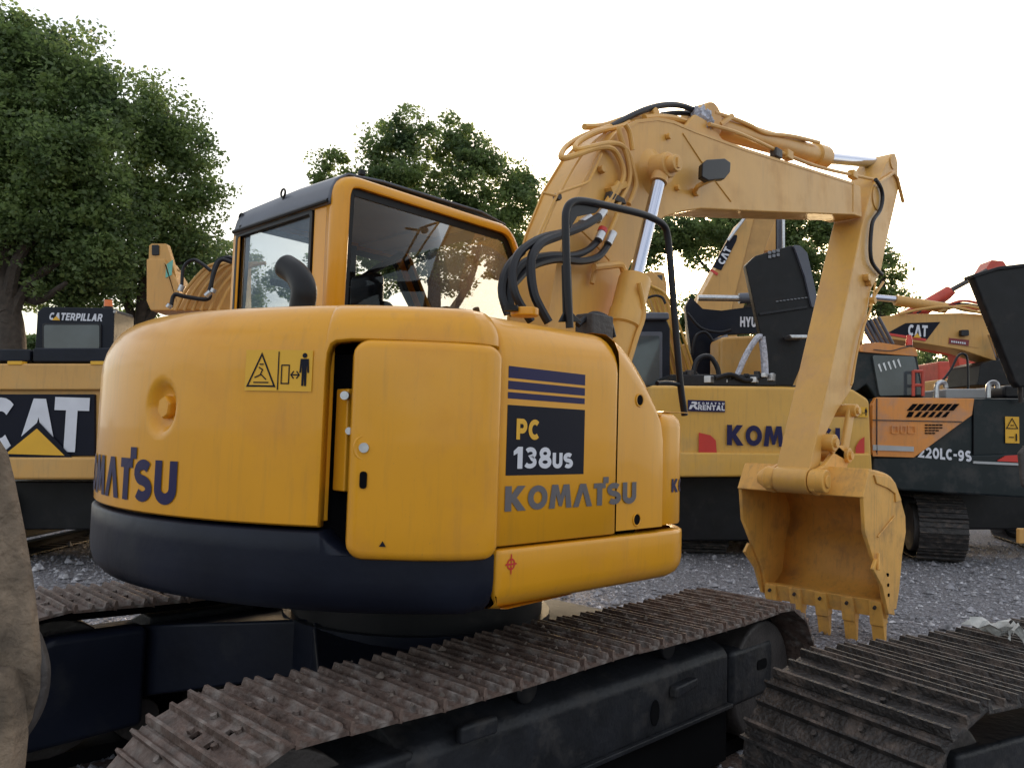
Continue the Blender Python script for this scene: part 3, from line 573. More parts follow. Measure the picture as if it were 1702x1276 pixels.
# --- bucket
YK0, YK1 = -.78, .27
side_r = [at(*q, Y=YK0) for q in ((1434.5,822),(1444,781),(1472,788),(1488,801),(1498,831),(1505,857),(1506,884),(1500,921),(1495,980),(1490,1012),(1473,1014),(1466,972),(1453,932),(1438,884))]
shell = [(p.x, p.z) for p in side_r[1:10]]
lipx, lipz = side_r[10].x, side_r[10].z
BK = MB(); outl = [(p.x, p.z) for p in side_r]
BKo = MB().prism([(x, YK0, z) for x, z in outl], (0,.03,0)).build('bucket_side', BKT, EX, bevel=.006)
MB().prism([(x, YK1-.03, z) for x, z in outl], (0,.03,0)).build('bucket_side', BKT, EX, bevel=.006)
sp = smooth_path([(x,0,z) for x, z in shell[:-1]+[(lipx+.035, lipz)]], 3)
rows = [[(q.x, y, q.z) for q in sp] for y in (YK0+.015, YK0+.3, YK1-.3, YK1-.015)]
SHL = MB().grid(rows).build('bucket_shell', BKT, EX, smooth=True, solid=.025, ang=60)
tf, tt = outl[0], outl[1]
MB().prism([(tf[0]-.012,YK0-.004,tf[1]-.02),(tt[0],YK0-.004,tt[1]+.008),(tt[0]+.03,YK0-.004,tt[1]),(tf[0]+.02,YK0-.004,tf[1]-.03)], (0,YK1-YK0+.008,0)).build('bucket_top_plate', BKT, EX, bevel=.008)
for y in (-.47,-.11):
    MB().prism([(3.50,y,1.30),(3.55,y,1.40),(3.72,y,1.44),(4.0,y,1.60),(4.15,y,1.60),(4.24,y,1.50),(4.10,y,1.36),(3.80,y,1.28),(3.62,y,1.20),(3.52,y,1.24)], (0,.04,0)).build('bucket_ear', BKT, EX, bevel=.008)
cylm(MB(), (3.585,-.545,1.318), (3.585,-.42,1.318), .092, 24).build('bucket_pin', BKT, EX, bevel=.012)
cylm(MB(), (3.585,-.56,1.318), (3.585,-.54,1.318), .05, 20).build('pin_cap', BKT, EX, bevel=.006)
MB().tube([(3.585,-.13,1.318),(3.585,-.06,1.318),(3.585,.02,1.318)], [.085,.10,.05], 22).build('bucket_pin', BKT, EX, smooth=True, ang=40)
MB().tube([at(1487,858,Y=YK0-.008), at(1459,892,Y=YK0-.008)], .008, 6).build('side_rib', BKT, EX, smooth=True)
wear = [at(*q, Y=YK0-.0) for q in ((1451,789),(1455,803),(1474,811),(1486,820),(1487,834),(1496,831),(1486,803),(1471,791))]
MB().prism([(p.x, YK0, p.z) for p in wear], (0,-.014,0)).build('wear_plate', BKT, EX, bevel=.004)
# side cutters
for y, sg in ((YK0,-1),(YK1,1)):
    cutt = [(outl[12][0]-.02,outl[12][1]+.02),(outl[12][0]-.09,outl[12][1]-.05),(outl[11][0]-.06,outl[11][1]),(outl[10][0]-.02,outl[10][1]-.02),(outl[10][0]+.12,outl[10][1]-.05),(outl[11][0]+.12,outl[11][1]),(outl[12][0]+.06,outl[12][1])]
    MB().prism([(x, y, z) for x, z in cutt], (0,sg*.026,0)).build('side_cutter', BKT, EX, bevel=.005)
    for bx, bz in ((.045,.0),(.05,-.08),(.06,-.16)): cylm(MB(), (outl[11][0]+bx, y+sg*.02, outl[11][1]+bz+.08), (outl[11][0]+bx, y+sg*.034, outl[11][1]+bz+.08), .014, 8).build('bolt', DARK, EX)
MB().tube([(outl[12][0]+.03,YK0-.02,outl[12][1]+.06),(outl[12][0]-.02,YK0-.04,outl[12][1]-.06)], .012, 6).build('cutter_edge', BKT, EX, smooth=True)
# lip and teeth
MB().prism([(lipx-.03,YK0,lipz+.07),(lipx+.02,YK0,lipz+.08),(lipx+.06,YK0,lipz-.06),(lipx+.02,YK0,lipz-.07)], (0,YK1-YK0,0)).build('bucket_lip', BKT, EX, bevel=.006)
for k in range(5):
    y = YK0+.075+k*(YK1-YK0-.15)/4
    ad = MB(); ad.prism([(lipx-.045,y-.055,lipz+.07),(lipx+.085,y-.055,lipz+.02),(lipx+.10,y-.055,lipz-.12),(lipx-.0,y-.055,lipz-.14)], (0,.11,0)); A = ad.build('tooth_adapter', BKT, EX, bevel=.012)
    MB().hexa([(lipx+.045-.035,y-.050,lipz-.12),(lipx+.045+.045,y-.050,lipz-.10),(lipx+.045+.045,y+.050,lipz-.10),(lipx+.045-.035,y+.050,lipz-.12)],
              [(lipx+.055,y-.048,-.01),(lipx+.085,y-.048,-.01),(lipx+.085,y+.048,-.01),(lipx+.055,y+.048,-.01)]).build('tooth', BKT, EX, bevel=.008)
    cylm(MB(), (lipx-.05,y-.0,lipz+.01), (lipx-.03,y-.0,lipz+.02), .014, 10).build('tooth_bolt', RUSTD, A)
# --- mirror on the boom
mc = at(1191, 279, Y=-.56); mpz = [at(*q, Y=-.56) for q in ((1168,272),(1176,265),(1205,263),(1215,270),(1214,286),(1205,297),(1178,300),(1167,294))]
MIR = MB().prism([p for p in mpz], (.03,.05,0)).build('mirror', RUB, EX, bevel=.008)
MB().tube(smooth_path([at(1154,320,Y=YB0-.01), at(1160,310,Y=-.47), at(1175,302,Y=-.52), at(1188,297,Y=-.54)],5), .015, 8).build('mirror_arm', BOOMY, MIR, smooth=True)
boss((1154,320), YB0, YB0-.03, .03, 'mirror_foot', BOOMY, MIR, 6)
# --- hoses and pipes
def z4(x, y): return (820+x/3.112, 150+y/3.112)
def z5(x, y): return (1100+x/3.448, 150+y/3.448)
def pipe(name, pts, ys, r, m, conv=z4, par=EX, k=5, seg=8):
    n = len(pts); ys = ys if isinstance(ys, (list, tuple)) else [ys]*n
    if len(ys) == 2: ys = [ys[0]+(ys[1]-ys[0])*i/(n-1) for i in range(n)]
    return MB().tube(smooth_path([at(*conv(*p), Y=y) for p, y in zip(pts, ys)], k), r, seg).build(name, m, par, smooth=True)
pipe('hose', [(545,655),(470,700),(360,745),(250,790),(200,860),(195,950),(210,1050),(240,1120),(285,1200)], [-.56,-.72], .023, RUB)
pipe('hose', [(465,690),(370,735),(250,765),(150,825),(105,900),(100,990),(125,1080),(195,1195)], [-.55,-.70], .021, RUB)
pipe('hose', [(545,772),(490,825),(410,855),(300,855),(180,880),(115,940),(85,1020),(85,1090),(105,1165)], [-.48,-.62], .020, RUB)
pipe('hose', [(598,790),(545,860),(450,885),(330,875),(210,905),(130,975),(85,1040),(90,1150)], [-.49,-.60], .020, RUB)
pipe('hose', [(150,835),(85,900),(50,980),(45,1060),(75,1160)], [-.52,-.62], .020, RUB)
for a, b, c in (((455,692),(500,660),STEEL), ((535,672),(572,622),STEEL), ((543,775),(568,720),STEEL), ((592,795),(620,738),STEEL)):
    pipe('hose_fitting', [a, b], -.50, .024, c, k=1, seg=12)
pipe('hose_cap', [(560,735),(568,716)], -.50, .026, REDD, k=1, seg=12)
YP = -.435
pipe('boom_pipe', [(575,640),(620,560),(665,480),(672,410),(640,330),(600,298),(530,300),(430,335),(365,352),(350,338),(380,290),(470,235),(600,190),(700,165),(770,150)], [YP,YP,YP,YP,YP,YP,YP,YP,-.42,-.40,-.34,-.3,-.28,-.26,-.25], .016, BOOMY)
pipe('boom_pipe', [(700,590),(722,540),(738,480),(720,400),(700,330),(660,285),(600,275),(500,295),(440,308),(422,295),(450,262),(540,215),(650,190),(700,165)], [YP]*8+[-.42,-.40,-.36,-.33,-.30,-.28], .016, BOOMY)
pipe('boom_pipe', [(640,600),(700,480),(700,380),(655,230),(650,190)], YP, .015, BOOMY)
pipe('boom_pipe', [(720,310),(705,220),(680,175)], YP, .015, BOOMY)
pipe('boom_pipe', [(540,655),(600,560),(645,480)], YP, .018, BOOMY)
pipe('boom_pipe', [(510,1000),(540,890),(640,640)], YP, .014, BOOMY)
pipe('thin_pipe', [(560,330),(510,440),(480,480),(350,528),(320,560),(215,790)], YP, .008, BOOMY)
pipe('thin_pipe', [(255,530),(320,545)], YP, .008, BOOMY); pipe('thin_pipe', [(430,700),(520,790),(600,880)], YP, .006, BOOMY)
pipe('thin_pipe', [(600,205),(470,320),(345,530),(230,800)], [-.3,-.41], .007, BOOMY)
pipe('boom_pipe', [(520,915),(590,908),(660,905),(680,960)], -.50, .02, BOOMY)
MB().prism([at(*z4(*q), Y=-.45) for q in ((610,500),(690,470),(700,500),(620,535))], (0,.05,0)).build('pipe_clamp', BOOMY, BOOM, bevel=.004)
MB().prism([at(*z4(*q), Y=-.45) for q in ((600,560),(690,590),(680,560),(610,520))], (0,.04,0)).build('pipe_clamp', RUSTD, BOOM, bevel=.004)
for q in ((318,556),(212,778),(548,412)): boss(z4(*q), YB0, YB0-.035, .022, 'pipe_clip', RUSTD if q[0] < 400 else BOOMY, BOOM, 6)
pipe('top_hose', [(610,190),(700,140),(790,100),(880,78),(970,80),(1060,112),(1110,125)], [-.28,-.26], .020, RUB)
pipe('top_hose', [(870,128),(960,118),(1060,125),(1110,128)], -.22, .018, RUB)
pipe('top_hose', [(780,145),(860,140),(950,150),(1060,190)], -.3, .022, BOOMY)
pipe('boom_pipe', [(470,190),(570,185),(680,150),(780,135)], -.2, .02, BOOMY)
boss(z4(780,140), -.2, -.30, .04, 'pipe_nut', BOOMY, BOOM, 6)
pipe('top_pipe', [(300,130),(400,160),(500,200),(590,245),(720,260),(800,275),(900,300)], -.33, .016, BOOMY, z5)
pipe('top_pipe', [(270,195),(420,240),(560,300),(700,365),(900,440),(1090,485),(1230,515)], -.38, .015, BOOMY, z5)
pipe('top_pipe', [(160,170),(240,200),(420,240)], -.33, .015, BOOMY, z5)
pipe('top_pipe', [(330,200),(370,170),(400,150)], -.33, .022, BOOMY, z5)
pipe('top_pipe', [(380,205),(600,270),(830,285)], -.30, .014, BOOMY, z5)
pipe('arm_hose', [(1225,512),(1255,560),(1265,620),(1250,690),(1210,750),(1198,830),(1195,920),(1205,985),(1240,1035),(1262,1055)], -.45, .018, RUB, z5)
for q in ((720,370),(1095,482),(655,360)):
    p = at(*z5(*q), Y=-.38); MB().box(tuple(p-V((.05,.03,.04))), tuple(p+V((.05,.03,.03)))).build('pipe_clamp', BOOMY if q[0] != 655 else RUSTD, BOOM, bevel=.008)
# crumpled clear wrap round the joint
q = np.random.default_rng(5); bm = bmesh.new(); bmesh.ops.create_icosphere(bm, subdivisions=4, radius=1)
wc = at(*z5(228,165), Y=-.30)
for v in bm.verts:
    n = v.co.copy(); k = 1+.16*math.sin(7*n.x+3*n.z)*math.sin(9*n.y+5*n.z)+.10*math.sin(17*n.z+11*n.x)+.05*math.sin(31*n.x+23*n.y); v.co = V((n.x*.085*k*(1+.25*n.z), n.y*.07*k, n.z*.105*k))+wc-V((0,0,.03))
mb = MB(); bm.verts.index_update(); mb.add([v.co for v in bm.verts], [[v.index for v in f.verts] for f in bm.faces]); bm.free(); mb.build('plastic_wrap', PLAS, EX)
# small rough patches at arm end
for qx, qy in ((1440,470),(1446,500),(1436,462)): boss((qx,qy), YA0-.0, YA0-.05, .035, 'arm_lug', BOOMY, ARM, 7)
pipe('arm_pipe', [(1455,470),(1448,510),(1430,560),(1415,640)], -.44, .01, BOOMY, lambda x, y: (x, y))
pipe('rod_guard', [(1270,1100),(1230,1160),(1190,1240)], -.43, .012, BOOMY, z5)
# --- handrail
HY = -1.03
hp = [(947,545),(943,470),(940,372),(942,348),(950,337),(966,334),(1000,340),(1060,354),(1085,363),(1102,374),(1110,395),(1117,470),(1124,560),(1131,640),(1138,690)]
HR = MB().tube(smooth_path([at(*q, Y=HY) for q in hp], 4), .0165, 12).build('handrail', RUB, EX, smooth=True)
MB().prism([at(*q, Y=HY+.01) for q in ((936,440),(950,440),(953,520),(968,535),(930,535),(938,520))], (0,.012,0)).build('rail_post', BLK, HR, bevel=.004)
MB().prism([at(*q, Y=HY+.004) for q in ((946,345),(966,338),(1000,343),(990,354),(960,360),(948,380))], (0,.008,0)).build('rail_gusset', RUB, HR, bevel=.002)
pipe('handrail_bar', [(1092,637),(1110,636),(1134,640)], HY, .011, BLK, lambda x, y: (x, y))
MB().tube([at(872,512,Y=-.85), at(872,526,Y=-.85)], .06, 20).build('filler_neck', YEL, EX, bevel=.006)
cylm(MB(), at(850,517,Y=-.85), at(850,508,Y=-.85), .03, 12).build('filler_cap', BLK, EX, smooth=True)
p = at(985, 530, Y=-.8); MB().box((p.x-.06,p.y-.05,p.z-.1),(p.x+.10,p.y+.06,p.z+.02)).build('valve_block', RUSTD, EX, bevel=.01)
pipe('valve_hose', [(960,540),(985,522),(1010,530),(1020,560)], -.8, .014, RUB, lambda x, y: (x, y))
cylm(MB(), at(870,430,Y=-.42), at(862,436,Y=-.42), .02, 8).build('grease_point', BOOMY, EX)

# ------------------------------------------------------------------ tracks
def shoe_mesh(w=.55, p=.171, name='track_shoe', m=SHOE, holes=True, gh=.024):
    """local: x along travel, y across, z outward. plate with three grousers, overlapping lip, two clean-out holes"""
    mb = MB(); hw = w/2; t = .012
    if holes:
        ys = [-hw,-.062,-.032,.032,.062,hw]; xs = [-p/2+.002,-.052,-.022,.0,.030,.060,p/2-.004]
        for i in range(6):
            for j in range(5):
                if i in (1,3) and j in (1,3) and (i, j) in ((1,1),(3,1)): continue
                if (i, j) in ((1,3),): continue
                mb.box((xs[i], ys[j], 0), (xs[i+1], ys[j+1], t))
    else: mb.box((-p/2+.002,-hw,0),(p/2-.004,hw,t))
    for gx, g_, tw in ((-p/2+.010, gh*1.05, .0075), (-.004, gh*.8, .0065), (p/2-.030, gh, .007)):
        mb.hexa([(gx-tw*1.5,-hw,t),(gx+tw*1.5,-hw,t),(gx+tw*1.5,hw,t),(gx-tw*1.5,hw,t)], [(gx-tw*.7,-hw+.004,t+g_),(gx+tw*.7,-hw+.004,t+g_),(gx+tw*.7,hw-.004,t+g_),(gx-tw*.7,hw-.004,t+g_)])
    mb.hexa([(p/2-.012,-hw,.001),(p/2+.016,-hw+.006,-.008),(p/2+.016,hw-.006,-.008),(p/2-.012,hw,.001)], [(p/2-.012,-hw,t-.001),(p/2+.016,-hw+.006,-.001),(p/2+.016,hw-.006,-.001),(p/2-.012,hw,t-.001)])
    for sy in (-.075,.075):
        for sx in (-.036,.036): mb.tube([(sx,sy,t),(sx,sy,t+.012)], .011, 6)
    me = bpy.data.meshes.new(name); me.from_pydata(mb.v, [], mb.f); me.materials.append(m); return me
def track_path(xr, xf, rr, rf, zr, zf, sag=.012):
    """list of (pos, angle) along loop, clockwise: top forward"""
    pts = []
    for k in range(40): t = k/40; pts.append((xr+(xf-xr)*t, zr+rr+(zf+rf-zr-rr)*t-sag*abs(math.sin(t*math.pi*2))))
    for k in range(30): a = math.pi/2-math.pi*k/30; pts.append((xf+rf*math.cos(a), zf+rf*math.sin(a)))
    for k in range(40): t = k/40; pts.append((xf+(xr-xf)*t, zf-rf+(zr-rr-zf+rf)*t))
    for k in range(30): a = -math.pi/2-math.pi*k/30; pts.append((xr+rr*math.cos(a), zr+rr*math.sin(a)))
    return pts
def make_track(par, mesh, path, yc, pitch, frm=Matrix(), partname='track', phase=0, mchain=DARK, w=.55, crop=None, name='track_shoe'):
    pts = [V((x, 0, z)) for x, z in path]; n = len(pts); ls = [0]
    for i in range(n): ls.append(ls[-1]+(pts[(i+1) % n]-pts[i]).length)
    cnt = round(ls[-1]/pitch); step = ls[-1]/cnt
    # chain: dark link band inside the shoes is the part that carries them
    mb = MB(); rows = []
    for i in range(n+1):
        p = pts[i % n]; a = pts[(i-1) % n]; b = pts[(i+1) % n]; t = (b-a).normalized(); nn = V((t.z*-1,0,t.x)); nn = V((-t.z,0,t.x))
        rows.append([frm@V((p.x+nn.x*o, yc+yy, p.z+nn.z*o)) for yy, o in ((-.075,-.004),(-.075,-.075),(.075,-.075),(.075,-.004))])
    mb.grid(rows, True); chain = mb.build(partname, mchain, par)
    b0 = base_of(par)
    for k in range(cnt):
        s = (k+phase)*step % ls[-1]
        for i in range(n):
            if ls[i+1] >= s: break
        t = (s-ls[i])/(ls[i+1]-ls[i]); p = pts[i].lerp(pts[(i+1) % n], t); d = (pts[(i+1) % n]-pts[i]).normalized()
        d2 = (pts[(i+2) % n]-pts[i-1]).normalized()
        nn = V((-d2.z,0,d2.x)); M = Matrix(((d2.x,0,nn.x,p.x),(0,1,0,yc),(d2.z,0,nn.z,p.z),(0,0,0,1)))
        o = bpy.data.objects.new(name, mesh); COL.objects.link(o); o.parent = chain; Mw = frm@M@Matrix.Rotation(R(random.uniform(-1.2,1.2)), 4, 'Y'); Mw.translation = Mw.translation-b0; o.matrix_local = Mw
    return chain
sm_ = shoe_mesh(.56)
pathR = track_path(-1.40, 1.36, .375, .365, .385, .378)
make_track(EX, sm_, pathR, -1.0, .171, phase=.25)
make_track(EX, sm_, pathR, 1.0-.02, .171, phase=.6)
def frame_side(s):
    """track frame of one side; s=-1 right"""
    y = lambda a: s*a
    sec = [(1.165,.33),(1.165,.565),(1.14,.60),(.98,.66),(.86,.66),(.84,.33)]
    mb = MB(); xs = [-.98,-.90,1.0]; rows = [[(x, y(a), z) for a, z in sec] for x in xs]; mb.grid(rows, True); mb.f.append(tuple(range(6))); mb.f.append(tuple(range(12,18)))
    FR = mb.build('track_frame', FRAME, EX, bevel=.012)
    MB().box((-.95,min(y(1.185),y(1.05)),.315),(1.02,max(y(1.185),y(1.05)),.335)).build('bottom_flange', FRAME, FR, bevel=.004)
    MB().box((1.03,min(y(1.17),y(.85)),.30),(1.46,max(y(1.17),y(.85)),.575)).build('idler_yoke', FRAME, EX, bevel=.03)
    MB().prism([(x, y(1.171), z) for x, z in round_poly([(1.28,.44),(1.38,.44),(1.38,.49),(1.28,.49)], .02)], (0,s*.003,0)).build('yoke_slot', DARK, EX)
    cylm(MB(), (1.36,y(.84),.378), (1.36,y(1.16),.378), .30, 36).build('idler', RUSTD, EX, bevel=.02)
    cylm(MB(), (-1.40,y(.90),.385), (-1.40,y(1.10),.385), .31, 30).build('sprocket', RUSTD, EX, bevel=.01)
    cylm(MB(), (-1.40,y(.80),.385), (-1.40,y(1.19),.385), .2, 30).build('travel_motor', FRAME, EX, bevel=.03, seg=3)
    # motor guard casting
    mb = MB(); mb.prism([(x, y(.86), z) for x, z in round_poly([(-1.62,.20),(-1.62,.50),(-1.35,.60),(-.93,.60),(-.93,.30)], [.12,.1,.1,0,0])], (0, s*.30, 0)); mb.build('motor_guard', FRAME, EX, bevel=.025)
    MB().box((-.95,min(y(1.13),y(1.10)),.045),(1.05,max(y(1.13),y(1.10)),.322)).build('roller_guard', DARK, EX)
    for x in (-1.0,-.6,-.2,.2,.6,.95): cylm(MB(), (x,y(.88),.17), (x,y(1.12),.17), .10, 20).build('bottom_roller', RUSTD, EX, bevel=.01)
    for x in (-.38,.55): cylm(MB(), (x,y(.90),.665), (x,y(1.12),.665), .055, 16).build('carrier_roller', BLK, EX, bevel=.008)
    for x in (-.38,.55): MB().box((x-.06,min(y(.84),y(.93)),.6),(x+.06,max(y(.84),y(.93)),.70)).build('roller_bracket', BLK, EX, bevel=.006)
    return FR
FR = frame_side(-1); frame_side(1)
h = at(1088, 1184, Y=-1.165); MB().prism([(h.x+.032*math.cos(a), -1.166, h.z+.055*math.sin(a)) for a in [k*math.pi/12 for k in range(24)]], (0,-.003,0)).build('frame_hole', DARK, EX)
h = at(1130, 1140, Y=-1.165); MB().prism([(h.x-.09,-1.165,h.z-.03),(h.x+.09,-1.165,h.z-.01),(h.x+.09,-1.165,h.z+.03),(h.x-.09,-1.165,h.z+.02)], (0,-.04,0)).build('step_lug', FRAME, EX, bevel=.01)
h = at(800, 1205, Y=-1.165); MB().box((h.x-.12,-1.20,h.z-.03),(h.x+.05,-1.165,h.z+.03)).build('tow_lug', FRAME, EX, bevel=.012)
# X-frame centre and legs
MB().tube([(0,0,.50),(0,0,.74)], .66, 32).build('center_frame', NAVYBLK, EX, smooth=True)
for sx in (-1, 1):
    for sy in (-1, 1):
        mb = MB(); mb.hexa([(sx*.62,sy*.02,.50),(sx*1.07,sy*.82,.30),(sx*.50,sy*.82,.30),(sx*.10,sy*.20,.50)], [(sx*.62,sy*.02,.75),(sx*1.07,sy*.82,.64),(sx*.50,sy*.82,.64),(sx*.10,sy*.20,.75)]); mb.build('frame_leg', NAVYBLK, EX, bevel=.015)
        MB().prism([(sx*x, sy*.70, z) for x, z in round_poly([(1.68,.18),(1.68,.56),(1.45,.66),(1.05,.66),(1.05,.20)], [.16,.1,.08,0,.0])], (0, sy*.12, 0)).build('inner_guard', NAVYBLK, EX, bevel=.03)

# dried mud crumbs lying on the near track
q = np.random.default_rng(9); mb = MB()
for k in range(170):
    x = q.uniform(-1.35, 1.3); y = -1.0+q.normal()*.13 if k % 2 else q.uniform(-1.26, -.74); s_ = q.uniform(.004, .013)*(1.7 if k % 9 == 0 else 1); z = .772+.008
    if abs(y+1) > .27: continue
    P_ = [(x+s_*a*q.uniform(.7, 1.3), y+s_*b*q.uniform(.7, 1.3), z+s_*c*q.uniform(.6, 1.2)) for a, b, c in ((1,0,0),(0,1,0),(-1,0,0),(0,-1,0),(0,0,1.0),(.5,.3,.8))]
    mb.add(P_, [(0,1,5),(1,4,5),(1,2,4),(2,3,4),(3,0,4),(0,5,4)])
mb.build('mud_crumbs', mat('dried_mud', (.12,.095,.08), .95, var=.4, vscale=20), EX, kind='stuff')
# ================================================================== NEIGHBOUR TRACK, front right
def placed(px, D, z=0): X = (px-CX)/F*D; return V((CAM.x+r0.x*X+f0.x*D, CAM.y+r0.y*X+f0.y*D, z))
nb = placed(1395, 2.75)
NT = thing('crawler_undercarriage', nb, 'dark steel crawler track of a neighbouring machine, cut by the right edge of the picture', 'crawler track')
NM = Matrix.Translation(nb)@Matrix.Rotation(R(-16), 4, 'Z')
shB = shoe_mesh(.70, .20, 'dark_track_shoe', SHOED, False, .03)
make_track(NT, shB, track_path(.30, 3.6, .37, .37, .40, .40, .01), -.0, .20, NM, phase=.35, w=.7)
mb = MB(); mb.v = []; 
def lbox(M, a, b, name, m, par, bev=.02):
    t = MB().box(a, b); t.v = [tuple(M@V(v)) for v in t.v]; return t.build(name, m, par, bevel=bev)
lbox(NM, (.35,-.20,.24), (3.5,.20,.58), 'track_frame', FRAME, NT)
for x in (.30, 3.6):
    t = cylm(MB(), (x,-.16,.40), (x,.16,.40), .30, 36); t.v = [tuple(NM@V(v)) for v in t.v]; t.build('idler', RUSTD, NT, bevel=.02)
    t = cylm(MB(), (x,-.24,.40), (x,.24,.40), .13, 24); t.v = [tuple(NM@V(v)) for v in t.v]; t.build('hub', FRAME, NT, bevel=.02)
# scraps of torn white sheeting on the shoes
def crumple(px, py, D, w, seed):
    q = random.Random(seed); c = at(px, py, D=D); mb = MB(); n = 7
    ph = [q.uniform(0, 6.28) for _ in range(4)]; rows = []
    for i in range(n):
        row = []
        for j in range(n):
            u = (i/(n-1)-.5)*w*(1+.3*q.uniform(-1,1)); v = (j/(n-1)-.5)*w*.55*(1+.3*q.uniform(-1,1))
            row.append(c+r0*u+f0*v+V((0,0,.02*math.sin(ph[0]+i*1.0)+.022*math.sin(ph[1]+j*1.1+i*.6)+q.uniform(-.01,.01))))
        rows.append(row)
    return mb.grid(rows)
for (px, py, D, w, s, lab) in ((1648,1040,3.45,.17,1,'larger crumpled white scrap lying on the dark track shoes'), (1694,1052,3.4,.07,2,'small crumpled white scrap at the right edge of the picture')):
    o = crumple(px, py, D, w, s).build('torn_sheet', PAPER, kind=None); tag(o, lab, 'scrap')
p = placed(272, 3.0, .03); tag(MB().box(tuple(p-V((.035,.03,.03))), tuple(p+V((.035,.03,.02)))).build('carton_scrap', PAPER, bevel=.004), 'small pale folded carton in the shadow behind the near track', 'scrap')

# ================================================================== FOREGROUND BUCKET, bottom left
fbk = placed(-180, 1.55)
FBT = thing('digging_bucket', fbk, 'weathered tan steel bucket edge cut by the left edge, close to the camera', 'bucket')
pts = [(-260,690),(-40,690),(0,752),(12,800),(28,880),(42,960),(52,1040),(57,1100),(56,1150),(42,1200),(22,1240),(8,1300),(-20,1400),(-260,1400)]
MB().prism([at(*q, D=1.5) for q in pts], f0*.03).build('side_plate', TAN, FBT, bevel=.008)
e_ = smooth_path([at(*q, D=1.53) for q in ((52,1045),(62,1058),(73,1090),(77,1120),(72,1160),(58,1195),(38,1225),(20,1240))], 4)
MB().grid([[q for q in e_], [q+f0*.12-r0*.35 for q in e_]]).build('bucket_shell', RUSTD, FBT, solid=.02, smooth=True)
MB().prism([at(*q, D=1.45) for q in ((-60,1120),(0,1120),(14,1170),(18,1240),(10,1320),(-60,1320))], f0*.06).build('side_cutter', TAN, FBT, bevel=.01)

# ================================================================== BACKGROUND MACHINES
def P(q, D): return at(q[0], q[1], D=D)
def slab(name, pts, D, depth, m, par, bevel=.02, **k): return MB().prism([P(q, D) for q in pts], f0*depth).build(name, m, par, bevel=bevel, **k)
def rrect(x0, y0, x1, y1, r): return round_poly([(x0,y0),(x1,y0),(x1,y1),(x0,y1)], r)
def pmap(px, py, D, off=0): return flat(P((px, py), D-off), r0, (0,0,1))
def rod(name, a, b, Da, Db, r, m, par, seg=12): return cylm(MB(), P(a, Da), P(b, Db), r, seg).build(name, m, par, smooth=True)
def tubep(name, pts, D, r, m, par, k=5): 
    Ds = D if isinstance(D, (list, tuple)) else [D]*len(pts)
    return MB().tube(smooth_path([P(q, d) for q, d in zip(pts, Ds)], k), r, 8).build(name, m, par, smooth=True)
def bgtrack(par, px, D, len_=3.6, w=.6, sh=None, yaw=0, phase=0):
    """track seen from its end, running away from the camera"""
    M = Matrix.Translation(placed(px, D+.4))@Matrix.Rotation(YAW+R(yaw), 4, 'Z')
    make_track(par, sh or shB, track_path(0, len_-.8, .40, .40, .44, .44, .01), 0, .20, M, w=w)
    t = MB().box((0,-w*.3,.2),(len_-.8,w*.3,.7)); t.v = [tuple(M@V(v)) for v in t.v]; t.build('track_frame', BLK, par, bevel=.02)
    t = cylm(MB(), (0,-w*.34,.44), (0,w*.34,.44), .34, 24); t.v = [tuple(M@V(v)) for v in t.v]; t.build('sprocket', RUSTD, par)
# ---- A: left yellow excavator with black cab, rear view
D = 8.5
A = thing('excavator', placed(150, 9.5), 'yellow excavator seen from behind with black cab, beacon and white triangle lettering, at the left', 'excavator')
slab('body', rrect(-70,604,400,790,6), D+.03, 2.6, CYEL, A, .03)
slab('upper_panel', rrect(-70,604,400,648,5), D-.03, .1, CYEL, A, .02)
slab('logo_panel', rrect(-40,655,157,757,2), D-.01, .05, BLKD, A, .004)
slab('lower_panel', rrect(-70,759,400,797,9), D-.05, .2, CYEL, A, .03)
slab('hood_rail', rrect(-70,580,50,601,4), D+.1, .5, NAVYBLK, A, .02); slab('hood_rail', rrect(54,578,400,602,4), D+.08, .6, NAVYBLK, A, .02)
for x in (22, 160): slab('hood_foot', rrect(x-10,600,x+14,606,1), D-.04, .1, YELD, A, .004)
text('CA', 'lettering', WHT, A, .575, pmap(-34,750,D,.02), sx=.76, gap=.06)
text('t', 'lettering', WHT, A, .575, pmap(86,750,D,.02), sx=.82, gap=.06)
decal('triangle_edge', BLKD, A, [(-.03,-.06),(.76,-.06),(.365,.32)], pmap(3,749,D,.034)); decal('triangle', YELD, A, [(.04,-.03),(.66,-.03),(.35,.245)], pmap(3.5,749,D,.040))
slab('undercarriage', rrect(-50,800,390,880,4), D+.6, 2.5, BLK, A, .02)
for x in (-10, 330): bgtrack(A, x, D+.3)
Dc = D+.9
slab('cab', round_poly([(58,582),(62,518),(72,510),(190,512),(188,582)], [2,6,8,8,2]), Dc, .5, NAVYBLK, A, .03)
slab('cab_window', rrect(70,537,168,581,5), Dc-.02, .03, RUB, A, .004)
slab('pane', rrect(73,540,165,579,4), Dc-.03, .012, mat('smoky_glass', (.06,.075,.085), .06, var=.2, vscale=3), A, 0)
text('CaTERPILLaR'.replace('T','t'), 'lettering', WHT, A, .088, pmap(81,531.5,Dc,.005), sx=.80, gap=.10, slant=.18)
decal('triangle', YELD, A, [(0,0),(.10,0),(.05,.05)], pmap(86,532,Dc,.014))
B_ = MB().tube([P((180,511),Dc+.2), P((180,507),Dc+.2), P((180,499),Dc+.2)], [.05,.05,.045], 14).build('beacon', ORGL, A, smooth=True)
MB().tube([P((180,514),Dc+.2), P((180,510),Dc+.2)], .055, 14).build('beacon_base', BLK, B_)
tubep('cab_rail', [(190,518),(205,521),(214,524)], [Dc,Dc+.5,Dc+1], .015, STEEL, A)
